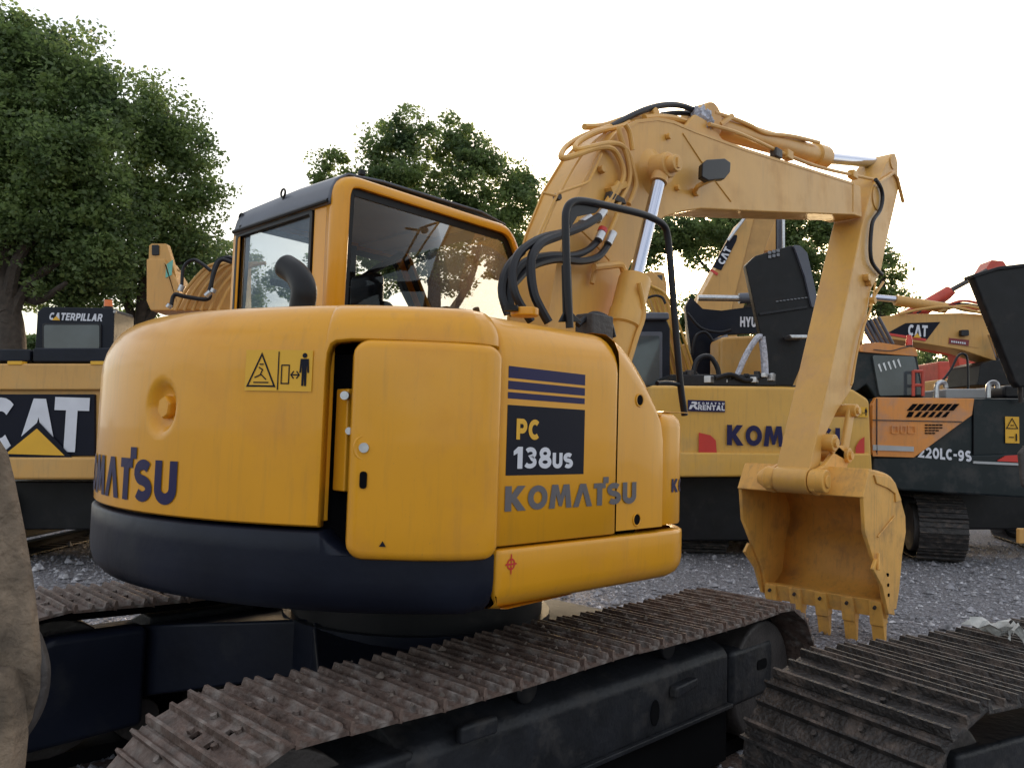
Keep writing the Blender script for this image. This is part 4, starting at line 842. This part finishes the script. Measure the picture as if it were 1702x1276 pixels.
# its boom, seen end on behind the hood
slab('boom_end', round_poly([(243,430),(243,500),(250,516),(300,516),(296,470),(278,440),(272,430)], 3), D+3.2, .5, CYEL, A, .02)
slab('boom_fork', round_poly([(247,432),(248,408),(252,405),(277,405),(283,425),(296,470),(270,440)], 3), D+3.25, .12, CYEL, A, .01)
slab('fork_void', rrect(252,407,264,424,2), D+3.23, .05, RUB, A, .005)
decal('maker_patch', mat('teal_patch', (.15,.45,.38), .5), A, [(0,0),(.09,.05),(.10,.28),(.0,.2)], pmap(275,462,D+3.2,.01))
slab('boom', round_poly([(292,516),(330,450),(372,432),(400,430),(400,516)], [0,20,10,0,0]), D+3.0, .5, CYEL, A, .03)
for i in range(6):
    x = 292+i*14; tubep('boom_pipe', [(x,516),(x+20,478),(x+52,444),(x+80,437)], D+2.9-.03*i, .025, CYEL, A)
tubep('hose', [(284,510),(290,490),(308,493),(345,497),(350,480),(358,440),(375,428),(392,432)], D+2.7, .03, RUB, A)
tubep('hose', [(302,480),(305,445),(320,432),(335,438),(350,450)], D+2.75, .025, RUB, A)
tubep('hose', [(345,495),(357,450),(368,432),(385,436)], D+2.65, .03, RUB, A)
for a, b in (((299,484),(303,474)), ((342,492),(350,485)), ((353,486),(356,480)), ((279,511),(283,506))): rod('hose_fitting', a, b, D+2.6, D+2.6, .04, STEEL, A)
# ---- B: lemon yellow excavator seen from behind, hood up
D = 10.3
Bm = thing('excavator', placed(1270, 11.5), 'pale yellow excavator seen from behind with its black engine hood raised, beyond the bucket', 'excavator')
pts = round_poly([(1080,640),(1300,642),(1418,646),(1446,664),(1451,790),(1080,790)], [0,0,18,14,8,0])
slab('counterweight', pts, D+.02, 1.6, KYEL, Bm, .05)
slab('lower_counterweight', round_poly([(1080,751),(1449,753),(1451,785),(1441,791),(1080,793)], [0,6,10,8,0]), D-.03, .3, KYEL, Bm, .03)
text('KOMATSU', 'lettering', NAVY, Bm, .262, pmap(1208,739.5,D,.012), sx=.90, gap=.09)
decal('rental_plate', NAVY, Bm, [(0,0),(.48,0),(.48,.145),(0,.145)], pmap(1143,683,D,.002))
text('RENtaL', 'lettering', WHT, Bm, .066, pmap(1160,681,D,.010), sx=1.02, gap=.10)
text('KOmatSU'.replace('t','t'), 'lettering', WHT, Bm, .028, pmap(1160,671.5,D,.010), sx=1.25, gap=.6)
mb = MB(); qm = pmap(1146,680.5,D,.010)
for pp in ([(0,.0),(.03,0),(.055,.04),(.09,0),(.125,0),(.085,.05),(.11,.07),(.10,.10),(.04,.10),(.03,.075),(.075,.075),(.06,.055),(.02,.055)],): mb.add([qm(x-.01,y+.005,.002) for x,y in pp], [tuple(range(len(pp)))])
mb.build('maker_mark', WHT, Bm)
decal('reflector', REDD, Bm, [(0,0),(.235,0),(.22,.17),(.15,.235),(0,.265)], pmap(1161,753,D,.004)); decal('reflector', REDD, Bm, [(.0,0),(.115,0),(.115,.24),(.05,.19),(0,.1)], pmap(1422,756,D,.004))
person_sign(Bm, pmap(1413,692,D,.002), .115)
slab('undercarriage', rrect(1085,792,1446,898,4), D+.8, 2.6, BLK, Bm, .02)  # black block carried down near the ground, standing in for shade under the machine
for x in (1165, 1400): bgtrack(Bm, x, D+1.0)
# raised hood
hd = [(1239,440),(1256,425),(1318,407),(1340,420),(1359,500),(1352,560),(1318,641),(1283,641)]
HD = slab('raised_hood', round_poly(hd, [8,8,8,12,4,4,2,2]), D+.45, .14, BLK, Bm, .03)
slab('hood_edge', round_poly([(1318,407),(1330,408),(1342,420),(1361,505),(1350,512),(1338,460),(1322,415)], [5,5,5,3,3,3,3]), D+.40, .3, ROOFG, HD, .02)
for i in range(3):
    for j in range(2): slab('hood_slot', rrect(1277+i*7,417-i*1.6+j*7,1282+i*7,422-i*1.6+j*7,1), D+.43, .02, GREY, HD, 0)
for i in range(9): slab('hood_slot', rrect(1290+i*6,500-i*.8,1294+i*6,501.5-i*.8,0), D+.43, .02, GREY, HD, 0)
slab('hood_stiffener', [(1262,520),(1342,508),(1343,512),(1263,524)], D+.42, .03, RUB, HD, .004)
slab('engine_cover', rrect(1112,622,1290,642,4), D+.35, .9, RUB, Bm, .03)
for k in range(26):
    x = 1120+k*6.6+random.uniform(-2,2); y = 628+random.uniform(-8,6); p = P((x,y), D+.3+random.uniform(0,.3)); s = random.uniform(.02,.055)
    MB().box(tuple(p-V((s,s,s*.8))), tuple(p+V((s,s,s)))).build('engine_fitting', random.choice([RUSTD,RUB,STEEL,BLK,RUSTD]), Bm, bevel=.006)
tubep('engine_hose', [(1150,635),(1158,600),(1178,592),(1192,610),(1196,636)], D+.5, .035, RUB, Bm)
tubep('engine_hose', [(1190,628),(1215,622),(1240,632),(1262,628)], D+.3, .03, RUB, Bm)
tubep('bagged_strut', [(1222,632),(1240,590),(1258,562),(1266,560)], D+.4, .04, PLAS, Bm)
tubep('bagged_strut', [(1266,560),(1270,590),(1272,628)], D+.45, .05, PLAS, Bm)
slab('step_plate', [(1312,556),(1342,556),(1342,562),(1316,562)], D+.2, .3, STEEL, Bm, .01)
slab('pump_housing', round_poly([(1196,560),(1300,555),(1300,640),(1196,640)], 10), D+1.4, .6, CYEL, Bm, .05)
# cab of B
CB = slab('cab', round_poly([(960,546),(968,530),(1108,530),(1114,546),(1114,642),(960,642)], [4,8,8,3,0,0]), D+1.2, 1.5, NAVYBLK, Bm, .03)
slab('cab_roof', round_poly([(972,522),(1000,517),(1112,519),(1113,531),(972,531)], 4), D+1.1, 1.7, ROOFG, CB, .03)
slab('window_frame', rrect(1046,551,1101,642,3), D+1.17, .04, ROOFG, CB, .008); slab('pane', rrect(1052,558,1096,640,3), D+1.15, .02, MATS['smoky_glass'], CB, 0)
# boom pipes of B
slab('boom', round_poly([(1060,456),(1085,450),(1104,470),(1150,642),(1108,642),(1108,545)], 4), D+2.2, .45, CYEL, Bm, .02)
for i in range(6): tubep('boom_pipe', [(1062+i*5,462+i*3),(1078+i*7,500),(1104+i*9,600),(1112+i*10,642)], D+2.1-.03*i, .02, KYEL, Bm)
slab('boom_fork', round_poly([(1082,470),(1084,455),(1092,451),(1104,453),(1108,470),(1108,540),(1096,520)], 2), D+2.3, .3, CYEL, Bm, .01)
slab('fork_gap', rrect(1093,457,1101,466,1), D+2.28, .05, RUSTD, Bm, .004)
tubep('hose', [(1062,502),(1085,492),(1100,494),(1106,505)], D+1.9, .02, RUB, Bm)
# ---- C: yellow boom with black panel, and vertical arm, behind
C_ = thing('excavator', placed(1230, 17), 'yellow excavator farther back whose boom with black badge leans up to the right', 'excavator')
Dz = 15
BMc = slab('boom', [(1236,362),(1254,362),(1215,520),(1150,520)], Dz, .7, CYEL, C_, .02)
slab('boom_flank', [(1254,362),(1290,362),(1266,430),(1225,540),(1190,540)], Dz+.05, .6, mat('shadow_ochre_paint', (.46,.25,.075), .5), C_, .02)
slab('badge', round_poly([(1184.5,444),(1213,392),(1226,390),(1224,400),(1199,449)], [1,3,3,1,1]), Dz-.02, .015, BLKD, BMc, 0)
dirb = (P((1212,412),Dz)-P((1196,444),Dz)).normalized(); nb_ = -f0.cross(dirb).normalized(); nb_ = nb_ if nb_.dot(r0) < 0 else -nb_
om = P((1203,441),Dz-.045)
text('CAt', 'lettering', WHT, BMc, .135, lambda u, v, w: om+dirb*u+nb_*v-f0*w, sx=.95, gap=.06)
slab('red_stripe', [(1182,446),(1194,454),(1192,458),(1180,450)], Dz-.02, .01, REDD, BMc, 0)
slab('arm', [(1250,362),(1290,362),(1290,416),(1252,420)], Dz+1.2, .5, CYEL, C_, .02); slab('arm_cylinder', rrect(1291,362,1303,420,2), Dz+1.2, .2, ROOFG, C_, .02)
rod('rod', (1302,362), (1302,440), Dz+1.1, Dz+1.1, .03, STEEL, C_)
rod('boom_strut', (1238,362), (1210,400), Dz-.1, Dz-.1, .03, STEEL, C_)
slab('body', rrect(1150,600,1420,700,6), Dz+.3, 2.5, CYEL, C_, .05); slab('undercarriage', rrect(1160,700,1410,830,6), Dz+.3, 2.5, BLK, C_, .05)
slab('boom_foot', [(1150,520),(1215,520),(1240,610),(1150,610)], Dz+.1, .6, CYEL, C_, .02)
# ---- D: dark boom with white letters
Dd = 12.8
H = thing('excavator', placed(1235, 13.2), 'dark excavator boom with white lettering and grey cylinder behind the raised hood', 'excavator')
HB = slab('boom', round_poly([(1148,493),(1168,513),(1199,516),(1253,509),(1310,500),(1310,556),(1267,553),(1202,556),(1192,560),(1199,592),(1196,640),(1160,640),(1150,592),(1143,542),(1139,509)], 3), Dd, .15, NAVYBLK, H, .02)
text('HYUNDaI', 'lettering', WHT, HB, .165, pmap(1230,543,Dd,.012), sx=.60, gap=.08)
rod('rod', (1160,495), (1232,496), Dd-.1, Dd-.1, .05, STEEL, H); rod('arm_cylinder', (1228,496), (1290,493), Dd-.1, Dd-.1, .085, ROOFG, H)
rod('boom_cylinder', (1196,560), (1218,625), Dd-.2, Dd-.2, .13, GREY, H)
tubep('hose', [(1150,590),(1156,560),(1172,552),(1186,570),(1190,600)], Dd-.3, .025, RUB, H); tubep('hose', [(1142,520),(1165,545),(1195,552),(1215,548)], Dd-.2, .025, RUB, H)
slab('body', rrect(1140,640,1330,720,5), Dd+.3, 2, NAVYBLK, H, .03); slab('undercarriage', rrect(1150,715,1320,850,5), Dd+.4, 2, BLK, H, .03)
slab('cab_back', rrect(1122,572,1150,640,3), Dd+1.1, .9, CYEL, H, .02)
# ---- E: orange and dark green excavator seen from its left side
D = 10.8
O = thing('excavator', placed(1580, 11.5), 'orange and dark green excavator seen side on, handrails on top, right of the bucket', 'excavator')
slab('body', [(1449,662),(1750,662),(1750,800),(1449,800)], D+.1, 2.4, DGRN, O, .03)
OP = slab('orange_panel', round_poly([(1456,660),(1620,662),(1616,690),(1520,760),(1449,756),(1450,672)], [6,2,2,0,0,6]), D+.04, .1, ORG, O, .015)
slab('panel_seam', [(1451,697),(1600,700),(1599,701.5),(1451,698.5)], D+.025, .03, RUSTD, OP, 0)
slab('panel_seam', [(1457,662),(1458.5,662),(1458.5,756),(1457,756)], D+.025, .03, RUSTD, OP, 0)
slab('silver_stripe', [(1451,739),(1519,742),(1519,750),(1451,748)], D+.025, .02, SILV, OP, 0); slab('orange_stripe', [(1451,752),(1519,755),(1519,760),(1451,758)], D+.025, .02, ORG, OP, 0)
slab('lower_body', [(1451,760),(1750,752),(1750,830),(1500,815),(1451,800)], D+.06, 2.4, DGRN, O, .03)
for i in range(7):
    x = 1508+i*11.5; slab('vent', [(x+10,671),(x+18,671),(x+8,682),(x,682)], D+.025, .02, DARK, OP, 0)
    if i < 6: slab('vent', [(x+9,684),(x+14,684),(x+7,693),(x,693)] if i else [(x+4,684),(x+12,684),(x+7,693),(x-1,693)], D+.025, .02, DARK, OP, 0)
for i in range(5):
    for j in range(4-(i > 2)*1-(i > 3)): slab('vent', rrect(1538+i*6,705+j*4.6,1542.5+i*6,707+j*4.6,0), D+.025, .02, DARK, OP, 0)
mb = MB(); 
for (x0,y0,x1,y1) in ((1482,707,1493,720),(1497,707,1506,720),(1509,707,1522,720)): frame_rect(mb, P((x0,y1),D+.02), r0, (0,0,1), (x1-x0)*D/F, (y1-y0)*D/F, .012, -f0, .01, .01)
mb.build('embossed_mark', ORG, OP)
text('220LC-9S', 'lettering', WHT, O, .150, flat(P((1526,760),D+.05), r0-V((0,0,.055)), (0,0,1)), sx=.74, gap=.10)
slab('silver_stripe', [(1618,766),(1750,772),(1750,776),(1618,770)], D+.04, .02, SILV, O, 0)
slab('red_flash', round_poly([(1657,766),(1672,757),(1750,753),(1750,771)], 1), D+.035, .02, REDD, O, 0)
slab('door_seam', [(1617,664),(1618.5,664),(1618.5,772),(1617,772)], D+.08, .03, DARK, O, 0)
decal('warning_plate', YELD, O, [(0,0),(.19,0),(.19,.36),(0,.36)], pmap(1671,736,D,-.08))
text_m = pmap(1671,736,D,-.07); mb = MB()
for pts_, w in (([(.02,.20),(.17,.20),(.095,.335),(.02,.20)], .012), ([(.05,.08),(.12,.08)], .012), ([(.07,.24),(.12,.24)], .012), ([(.15,.03),(.15,.13)], .02)):
    a, b = ribbon2d(pts_, w); mb.grid([[text_m(q.x,q.y,.002) for q in a],[text_m(q.x,q.y,.002) for q in b]])
mb.build('pictogram', BLKD, O)
# cab
OC = slab('cab', round_poly([(1418,582),(1430,578),(1524,586),(1538,660),(1456,662),(1440,640),(1418,655)], [4,8,8,0,0,0,0]), D+.3, 1.2, DGRN, O, .03)
slab('cab_roof', round_poly([(1428,584),(1436,570),(1462,569),(1522,578),(1526,592),(1470,588)], [2,5,6,6,2,4]), D+.26, 1.25, ORG, OC, .02)
slab('cab_window', round_poly([(1450,590),(1520,592),(1533,656),(1462,658)], 4), D+.26, .05, MATS['smoky_glass'], OC, .004)
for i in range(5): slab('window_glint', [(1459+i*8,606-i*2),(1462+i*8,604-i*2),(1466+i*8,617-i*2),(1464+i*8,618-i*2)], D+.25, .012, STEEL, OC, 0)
BE = MB().tube([P((1511,590),D+.4), P((1511,577),D+.4), P((1511,574),D+.4)], [.04,.04,.05], 12).build('beacon_base', RUSTD, OC, smooth=True)
MB().tube([P((1511,575),D+.4), P((1511,566),D+.4), P((1511,557),D+.4)], [.045,.045,.03], 12).build('beacon', REDL, OC, smooth=True)
tubep('beacon_wire', [(1452,581),(1480,583),(1500,578),(1511,576)], D+.22, .008, RUSTD, OC)
mb = MB()
for a, b in (((1518,616),(1518,658)), ((1534,617),(1534,658)), ((1518,617),(1534,617)), ((1518,640),(1534,640))): mb.tube([P(a,D+.15), P(b,D+.15)], .022, 6)
mb.build('red_gate_frame', REDP, O)
for x in (1562, 1648):
    tubep('handrail', [(x-6,661),(x-5,642),(x,636),(x+8,637),(x+10,645)], D+.2, .035, STEEL, O)
slab('deck_box', rrect(1572,646,1640,662,3), D+.5, .8, SILV, O, .03); slab('air_cleaner', rrect(1668,640,1750,662,9), D+.5, .8, RUB, O, .04)
tubep('arm_rail', [(1530,660),(1545,655),(1560,640),(1580,615),(1592,592),(1602,588),(1608,600),(1609,655)], D+1.6, .018, RUB, O)
# raised dark hood at far right
HDo = slab('raised_hood', round_poly([(1617,458),(1660,446),(1790,430),(1790,634),(1695,644),(1688,636)], [6,6,0,0,4,4]), D-.35, .16, BLK, O, .03)
slab('hood_rim', [(1617,456),(1660,443),(1790,427),(1790,433),(1660,449),(1618,462)], D-.38, .22, BLK, HDo, .01)
rod('hood_strut', (1693,600), (1697,668), D-.2, D, .03, RUSTD, O)
# undercarriage turned with the track end showing
Mt = Matrix.Translation(placed(1556, D+.7))@Matrix.Rotation(YAW+R(-14), 4, 'Z')
shO = shoe_mesh(.62, .20, 'dusty_track_shoe', SHOED, False, .03)
make_track(O, shO, track_path(0, 2.6, .42, .42, .47, .47, .01), 0, .20, Mt)
t = cylm(MB(), (0,.0,.47), (0,.36,.47), .34, 30); t.v = [tuple(Mt@V(v)) for v in t.v]; t.build('sprocket', RUSTD, O, bevel=.02)
t = MB().box((0,-.2,.2),(2.6,.2,.7)); t.v = [tuple(Mt@V(v)) for v in t.v]; t.build('track_frame', BLK, O, bevel=.02)
slab('center_frame', rrect(1500,800,1780,880,5), D+1.4, 1.5, BLK, O, .03)  # frame block drawn low in black; its lower part fills in the shade beneath
Mt2 = Matrix.Translation(placed(1790, D+1.3))@Matrix.Rotation(YAW+R(-14), 4, 'Z'); make_track(O, shO, track_path(0, 2.6, .42, .42, .47, .47, .01), 0, .20, Mt2)
tubep('engine_pipes', [(1462,575),(1448,545),(1440,528)], D+.9, .02, RUB, O)
for i in range(5): rod('hose', (1432+i*7,535-i*2), (1452+i*8,572), D+.9, D+.9, .025, ROOFG, O)
# ---- F: ochre boom with black wedge badge, behind
Df = 16.5
Fm = thing('excavator', placed(1640, 17), 'ochre excavator boom lying level with black wedge badge, behind the orange machine', 'excavator')
FBo = slab('boom', round_poly([(1448,528),(1500,522),(1600,520),(1640,523),(1668,560),(1680,600),(1660,602),(1600,582),(1530,570),(1466,562)], [10,3,3,10,10,5,5,10,5,8]), Df, .6, CYEL, Fm, .02)
slab('badge', [(1476,553),(1505,537),(1563,535),(1540,565)], Df-.01, .02, BLKD, FBo, 0); slab('badge_edge', [(1476,553),(1540,563),(1538,567),(1478,557)], Df-.02, .01, REDD, FBo, 0)
text('CAt', 'lettering', WHT, FBo, .24, flat(P((1509,558),Df-.03), r0-V((0,0,.03)), (0,0,1)), sx=.62, gap=.06, slant=.08)
decal('triangle', YELD, FBo, [(0,0),(.16,0),(.08,.10)], pmap(1518,561,Df,.05))
slab('notice', [(1577,560),(1628,565),(1627,578),(1576,572)], Df-.01, .02, CYEL, FBo, 0); slab('notice_field', [(1578,561.5),(1611,565),(1610,575),(1577,571)], Df-.02, .012, mat('maroon_decal', (.2,.02,.025), .5), FBo, 0)
mb = MB(); nm = flat(P((1581,569),Df-.035), r0-V((0,0,.1)), (0,0,1))
for k in range(7): mb.add([nm(k*.045, 0, .002), nm(k*.045+.03, 0, .002), nm(k*.045+.03, .04, .002), nm(k*.045, .04, .002)], [(0,1,2,3)])
mb.build('notice_line', WHT, FBo)
rod('rod', (1449,494), (1492,498), Df+.1, Df+.1, .07, CHROME, Fm); rod('arm_cylinder', (1488,499), (1572,512), Df+.1, Df+.1, .11, CYEL, Fm)
tubep('pipe', [(1495,522),(1530,514),(1580,510),(1640,522)], Df-.1, .03, CYEL, Fm); tubep('pipe', [(1560,518),(1600,508),(1640,515)], Df-.05, .03, CYEL, Fm)
rod('boom_cylinder_rod', (1647,555), (1663,600), Df-.2, Df-.2, .07, CHROME, Fm)
slab('lamp', rrect(1598,548,1611,558,2), Df-.12, .1, RUB, Fm, .01)
slab('body', rrect(1600,625,1760,720,6), Df+.4, 2.4, CYEL, Fm, .05); slab('undercarriage', rrect(1600,720,1760,810,6), Df+.4, 2.4, BLK, Fm, .05)
slab('cab', round_poly([(1625,640),(1630,605),(1650,598),(1700,600),(1700,640)], [2,8,8,2,2]), Df-.3, 1.2, BLK, Fm, .04)
slab('boom_foot', [(1660,560),(1690,600),(1690,650),(1660,650)], Df+.05, .5, CYEL, Fm, .02)
# ---- G: red machine
Dg = 20
Gm = thing('excavator', placed(1600, 20.8), 'red excavator farthest back with thin raised arm and hoses against the sky', 'excavator')
GB = slab('boom', round_poly([(1490,524),(1560,492),(1580,482),(1590,485),(1580,496),(1540,524)], 3), Dg, .5, REDP, Gm, .02)
rod('arm_cylinder', (1530,512), (1578,484), Dg-.1, Dg-.1, .14, REDP, Gm); rod('rod', (1576,485), (1640,450), Dg-.1, Dg-.1, .06, RUSTD, Gm)
slab('arm_head', round_poly([(1634,455),(1648,432),(1668,434),(1676,446),(1660,452)], 3), Dg, .5, REDP, Gm, .03)
slab('boom_low', round_poly([(1466,556),(1500,558),(1640,590),(1640,630),(1600,640),(1590,588),(1466,566)], 2), Dg-1.8, .4, REDP, Gm, .02)
for k in range(4): tubep('hose', [(1500+k*8,520),(1560,512-k*3),(1600,500+k*5),(1640,508+k*4)], Dg-.2, .035, random.choice([REDP,RUB]), Gm)
slab('body', rrect(1560,600,1760,720,6), Dg+.3, 2.4, REDP, Gm, .05); slab('undercarriage', rrect(1560,715,1760,780,6), Dg+.3, 2.4, BLK, Gm, .05)
# brown bucket tip at the right edge
K = thing('digging_bucket', placed(1780, 7.8), 'dark brown bucket side just entering the picture at the right edge', 'bucket')
slab('side_plate', round_poly([(1694,752),(1710,735),(1790,720),(1790,830),(1700,810)], [6,10,0,0,8]), 7.6, .05, RUSTD, K, .03)
slab('tooth', rrect(1694,878,1790,903,2), 7.6, .05, CYEL, K, .02); slab('side_arm', rrect(1712,800,1790,890,2), 7.7, .04, RUSTD, K, .02)

# ================================================================== TREES
lm = bpy.data.materials.new('leaf'); lm.use_nodes = True; t = lm.node_tree; b = t.nodes['Principled BSDF']; n = t.nodes.new; l = t.links.new
tcn = n('ShaderNodeTexCoord'); nzz = n('ShaderNodeTexNoise'); nzz.inputs['Scale'].default_value = .9; nzz.inputs['Detail'].default_value = 8; nzz.inputs['Roughness'].default_value = .8
l(tcn.outputs['Object'], nzz.inputs[0]); cr = n('ShaderNodeValToRGB'); l(nzz.outputs[0], cr.inputs[0])
cr.color_ramp.elements[0].position = .35; cr.color_ramp.elements[0].color = (.038,.072,.034,1); cr.color_ramp.elements[1].position = .68; cr.color_ramp.elements[1].color = (.19,.25,.075,1)
l(cr.outputs[0], b.inputs['Base Color']); b.inputs['Roughness'].default_value = .5
tl = n('ShaderNodeBsdfTranslucent'); ms = n('ShaderNodeMixShader'); ms.inputs[0].default_value = .5
hs = n('ShaderNodeHueSaturation'); hs.inputs['Value'].default_value = 2.0; l(cr.outputs[0], hs.inputs['Color']); l(hs.outputs[0], tl.inputs[0])
l(b.outputs[0], ms.inputs[1]); l(tl.outputs[0], ms.inputs[2]); l(ms.outputs[0], t.nodes['Material Output'].inputs[0])
def crown(parent, blobs, D0, leaf, dens, seed, root):
    q = np.random.default_rng(seed); C = []
    for (px, py, r, dd) in blobs:
        c = np.array(P((px, py), D0+dd)); rr = r*(D0+dd)/F; nc = int(dens*(r/40)**2*11)
        u = q.normal(size=(nc, 3)); u /= np.linalg.norm(u, axis=1)[:, None]; rad = rr*(q.random(nc)**.45)*q.uniform(.8, 1.18, nc)
        C.append(c+u*rad[:, None]*np.array([1, 1, 1]))
    C = np.concatenate(C); nl = 100; cr_ = q.uniform(.14, .46, len(C))
    off = q.normal(size=(len(C), nl, 3)); off /= np.linalg.norm(off, axis=2)[:, :, None]; off *= (q.random((len(C), nl, 1))**.4)*cr_[:, None, None]*1.15; off[:, :, 2] *= .65
    Pt = (C[:, None]+off).reshape(-1, 3); m = len(Pt)
    a = q.normal(size=(m, 3)); a[:, 2] = a[:, 2]*.5-.35; a /= np.linalg.norm(a, axis=1)[:, None]; w = np.cross(a, q.normal(size=(m, 3))); w /= np.linalg.norm(w, axis=1)[:, None]
    s = leaf*.54*q.uniform(.6, 1.4, (m, 1)); A = a*s; Wd = w*s*.34
    vs = np.stack([Pt-A*.5, Pt+Wd-A*.05, Pt+A*.5, Pt-Wd-A*.05], 1).reshape(-1, 3)-np.array(root)
    fs = np.arange(m*4).reshape(-1, 4); return mesh_np('crown', vs, fs, lm, parent)
def tree(label, px, D0, blobs, leaf, dens, seed, trunk=None, limbs=(), r=.25):
    root = placed(px, D0); T_ = thing('broadleaf_tree', root, label, 'tree', 'trees behind the machines')
    tr = trunk or [(px, 740), (px, 560), (px, 420)]
    pts = [root-V((0,0,.1))]+[P(q_, D0) for q_ in tr[1:]]
    n_ = len(pts); MB().tube(smooth_path(pts, 4), [r*(1-.6*i/((n_-1)*4)) for i in range((n_-1)*4+1)], 12).build('trunk', BARK, T_, smooth=True)
    for lb in limbs:
        k = len(lb); MB().tube(smooth_path([P(q_, D0+random.uniform(-.2,.2)) for q_ in lb], 4), [r*.5*(1-.75*i/((k-1)*4)) for i in range((k-1)*4+1)], 8).build('limb', BARK, T_, smooth=True)
    crown(T_, blobs, D0, leaf, dens, seed, root)
tree('tall dense green tree filling the left edge of the picture', 18, 13.5,
     [(-20,120,90,0),(40,110,75,0),(110,105,62,.3),(150,150,60,0),(60,210,100,0),(-10,250,100,0),(130,250,85,-.3),(165,195,42,0),(40,330,100,0),(150,340,85,0),(-20,390,80,0),(90,420,75,.3),(-40,60,60,0),(20,60,45,0),(180,400,60,0),(20,470,45,1),(110,490,45,.6),(60,440,60,1),(160,470,50,.5),(-30,480,50,1)], .15, 1.5, 21,
     [(18,740),(20,600),(12,500),(8,430),(40,330)], [[(12,540),(40,480),(90,440),(140,410)],[(10,520),(-20,450),(-40,380)],[(14,500),(30,430),(80,360),(120,260)],[(30,470),(60,500),(110,470)]], .26)
tree('rounded green tree standing just left of the dark cab roof', 240, 15,
     [(255,150,30,0),(250,185,42,0),(240,225,55,0),(285,215,55,0),(315,265,52,0),(270,290,75,0),(325,330,46,0),(230,330,65,0),(290,370,62,0),(335,400,28,0),(250,420,60,0),(180,450,50,0),(310,430,45,0),(220,480,50,.5),(280,480,48,.5),(340,460,40,.5)], .14, 1.45, 22,
     [(240,740),(236,600),(240,480),(250,350)], [[(238,560),(200,480),(190,420)],[(240,540),(290,460),(310,380)]], .2)
tree('small far tree peeping out between the left trees and the cab', 372, 24, [(372,415,30,0),(355,430,34,-.5),(400,430,34,0),(350,500,40,0),(395,480,40,0),(420,500,34,0),(360,450,36,0),(390,440,30,0),(380,480,40,0),(340,480,36,0)], .16, 1.4, 23, None, (), .18)
tree('broad round tree rising behind the cab roof', 720, 22,
     [(540,280,24,0),(560,262,18,0),(530,300,18,0),(640,240,42,0),(690,222,38,0),(750,235,42,0),(795,262,40,0),(620,290,50,0),(690,290,62,0),(770,300,58,0),(840,310,38,0),(880,310,30,0),(865,350,52,0),(610,350,52,0),(700,360,62,0),(790,370,60,0),(900,380,40,0),(560,380,45,0),(640,430,55,0),(740,440,58,0),(840,430,60,0),(560,450,45,0),(900,450,50,0),(480,470,38,0)], .19, 1.9, 24,
     [(720,740),(716,600),(722,480),(715,380)], [[(718,560),(670,480),(640,400)],[(720,560),(780,470),(800,390)]], .3)
tree('leafy tree seen under the boom with the low sun shining through', 1235, 24,
     [(1150,385,40,0),(1200,375,42,0),(1110,395,30,0),(1150,420,25,0),(1260,380,48,0),(1320,385,46,0),(1370,390,40,0),(1230,420,40,0),(1310,430,46,0),(1380,440,34,0),(1250,480,44,0),(1330,480,40,0),(1160,520,36,0),(1080,410,26,0),(1060,440,25,0),(1200,560,48,0),(1090,540,30,0),(1135,540,34,0),(1165,560,40,0),(1290,400,50,1),(1350,430,50,1),(1220,400,40,1),(1180,395,35,1),(1290,540,50,1),(1380,500,45,1),(1260,350,40,0),(1340,350,40,0),(1400,360,34,0),(1210,360,34,0),(1300,460,50,1.5),(1250,430,44,1.5),(1100,395,34,0),(1140,390,30,0),(1080,380,30,0)], .19, 2.0, 25,
     [(1235,740),(1232,600),(1240,480),(1236,400)], [[(1234,560),(1200,480),(1160,430)],[(1236,540),(1290,470),(1320,410)]], .3)
tree('small leafy tree showing to the right of the upright arm', 1465, 23,
     [(1462,425,22,0),(1475,450,28,0),(1450,470,34,0),(1490,480,20,0),(1470,505,34,0),(1440,520,36,0),(1430,440,30,0),(1480,500,30,.5)], .18, 1.8, 26, None, (), .18)
tree('low tree behind the orange machine under the level boom', 1590, 25,
     [(1540,600,36,0),(1580,610,40,0),(1620,600,36,0),(1560,640,40,0),(1510,590,34,0),(1600,580,26,0),(1480,640,45,0),(1660,620,45,0)], .19, 1.1, 27, [(1590,740),(1590,690),(1590,640)], (), .2)
# far hedge of mixed bushes closing the yard
hb = [(x, 575+18*math.sin(x*.021)+random.uniform(-14,14), 34, random.uniform(-2,2)) for x in list(range(-60,520,36))]+[(x, 640+random.uniform(-14,14), 46, random.uniform(-2,2)) for x in range(-60,1800,60)]
hr = placed(800, 32); hg = thing('hedge', hr, 'low far belt of bushes closing off the back of the yard', 'hedge'); c_ = crown(hg, hb, 32, .26, 3.6, 31, hr); c_.name = 'foliage'
rw = MB(); 
for k in range(30): p = placed(-60+k*64, 32); rw.tube([p, p+V((0,0,1.8))], .07, 6)
rw.build('stems', BARK, hg, kind='stuff')
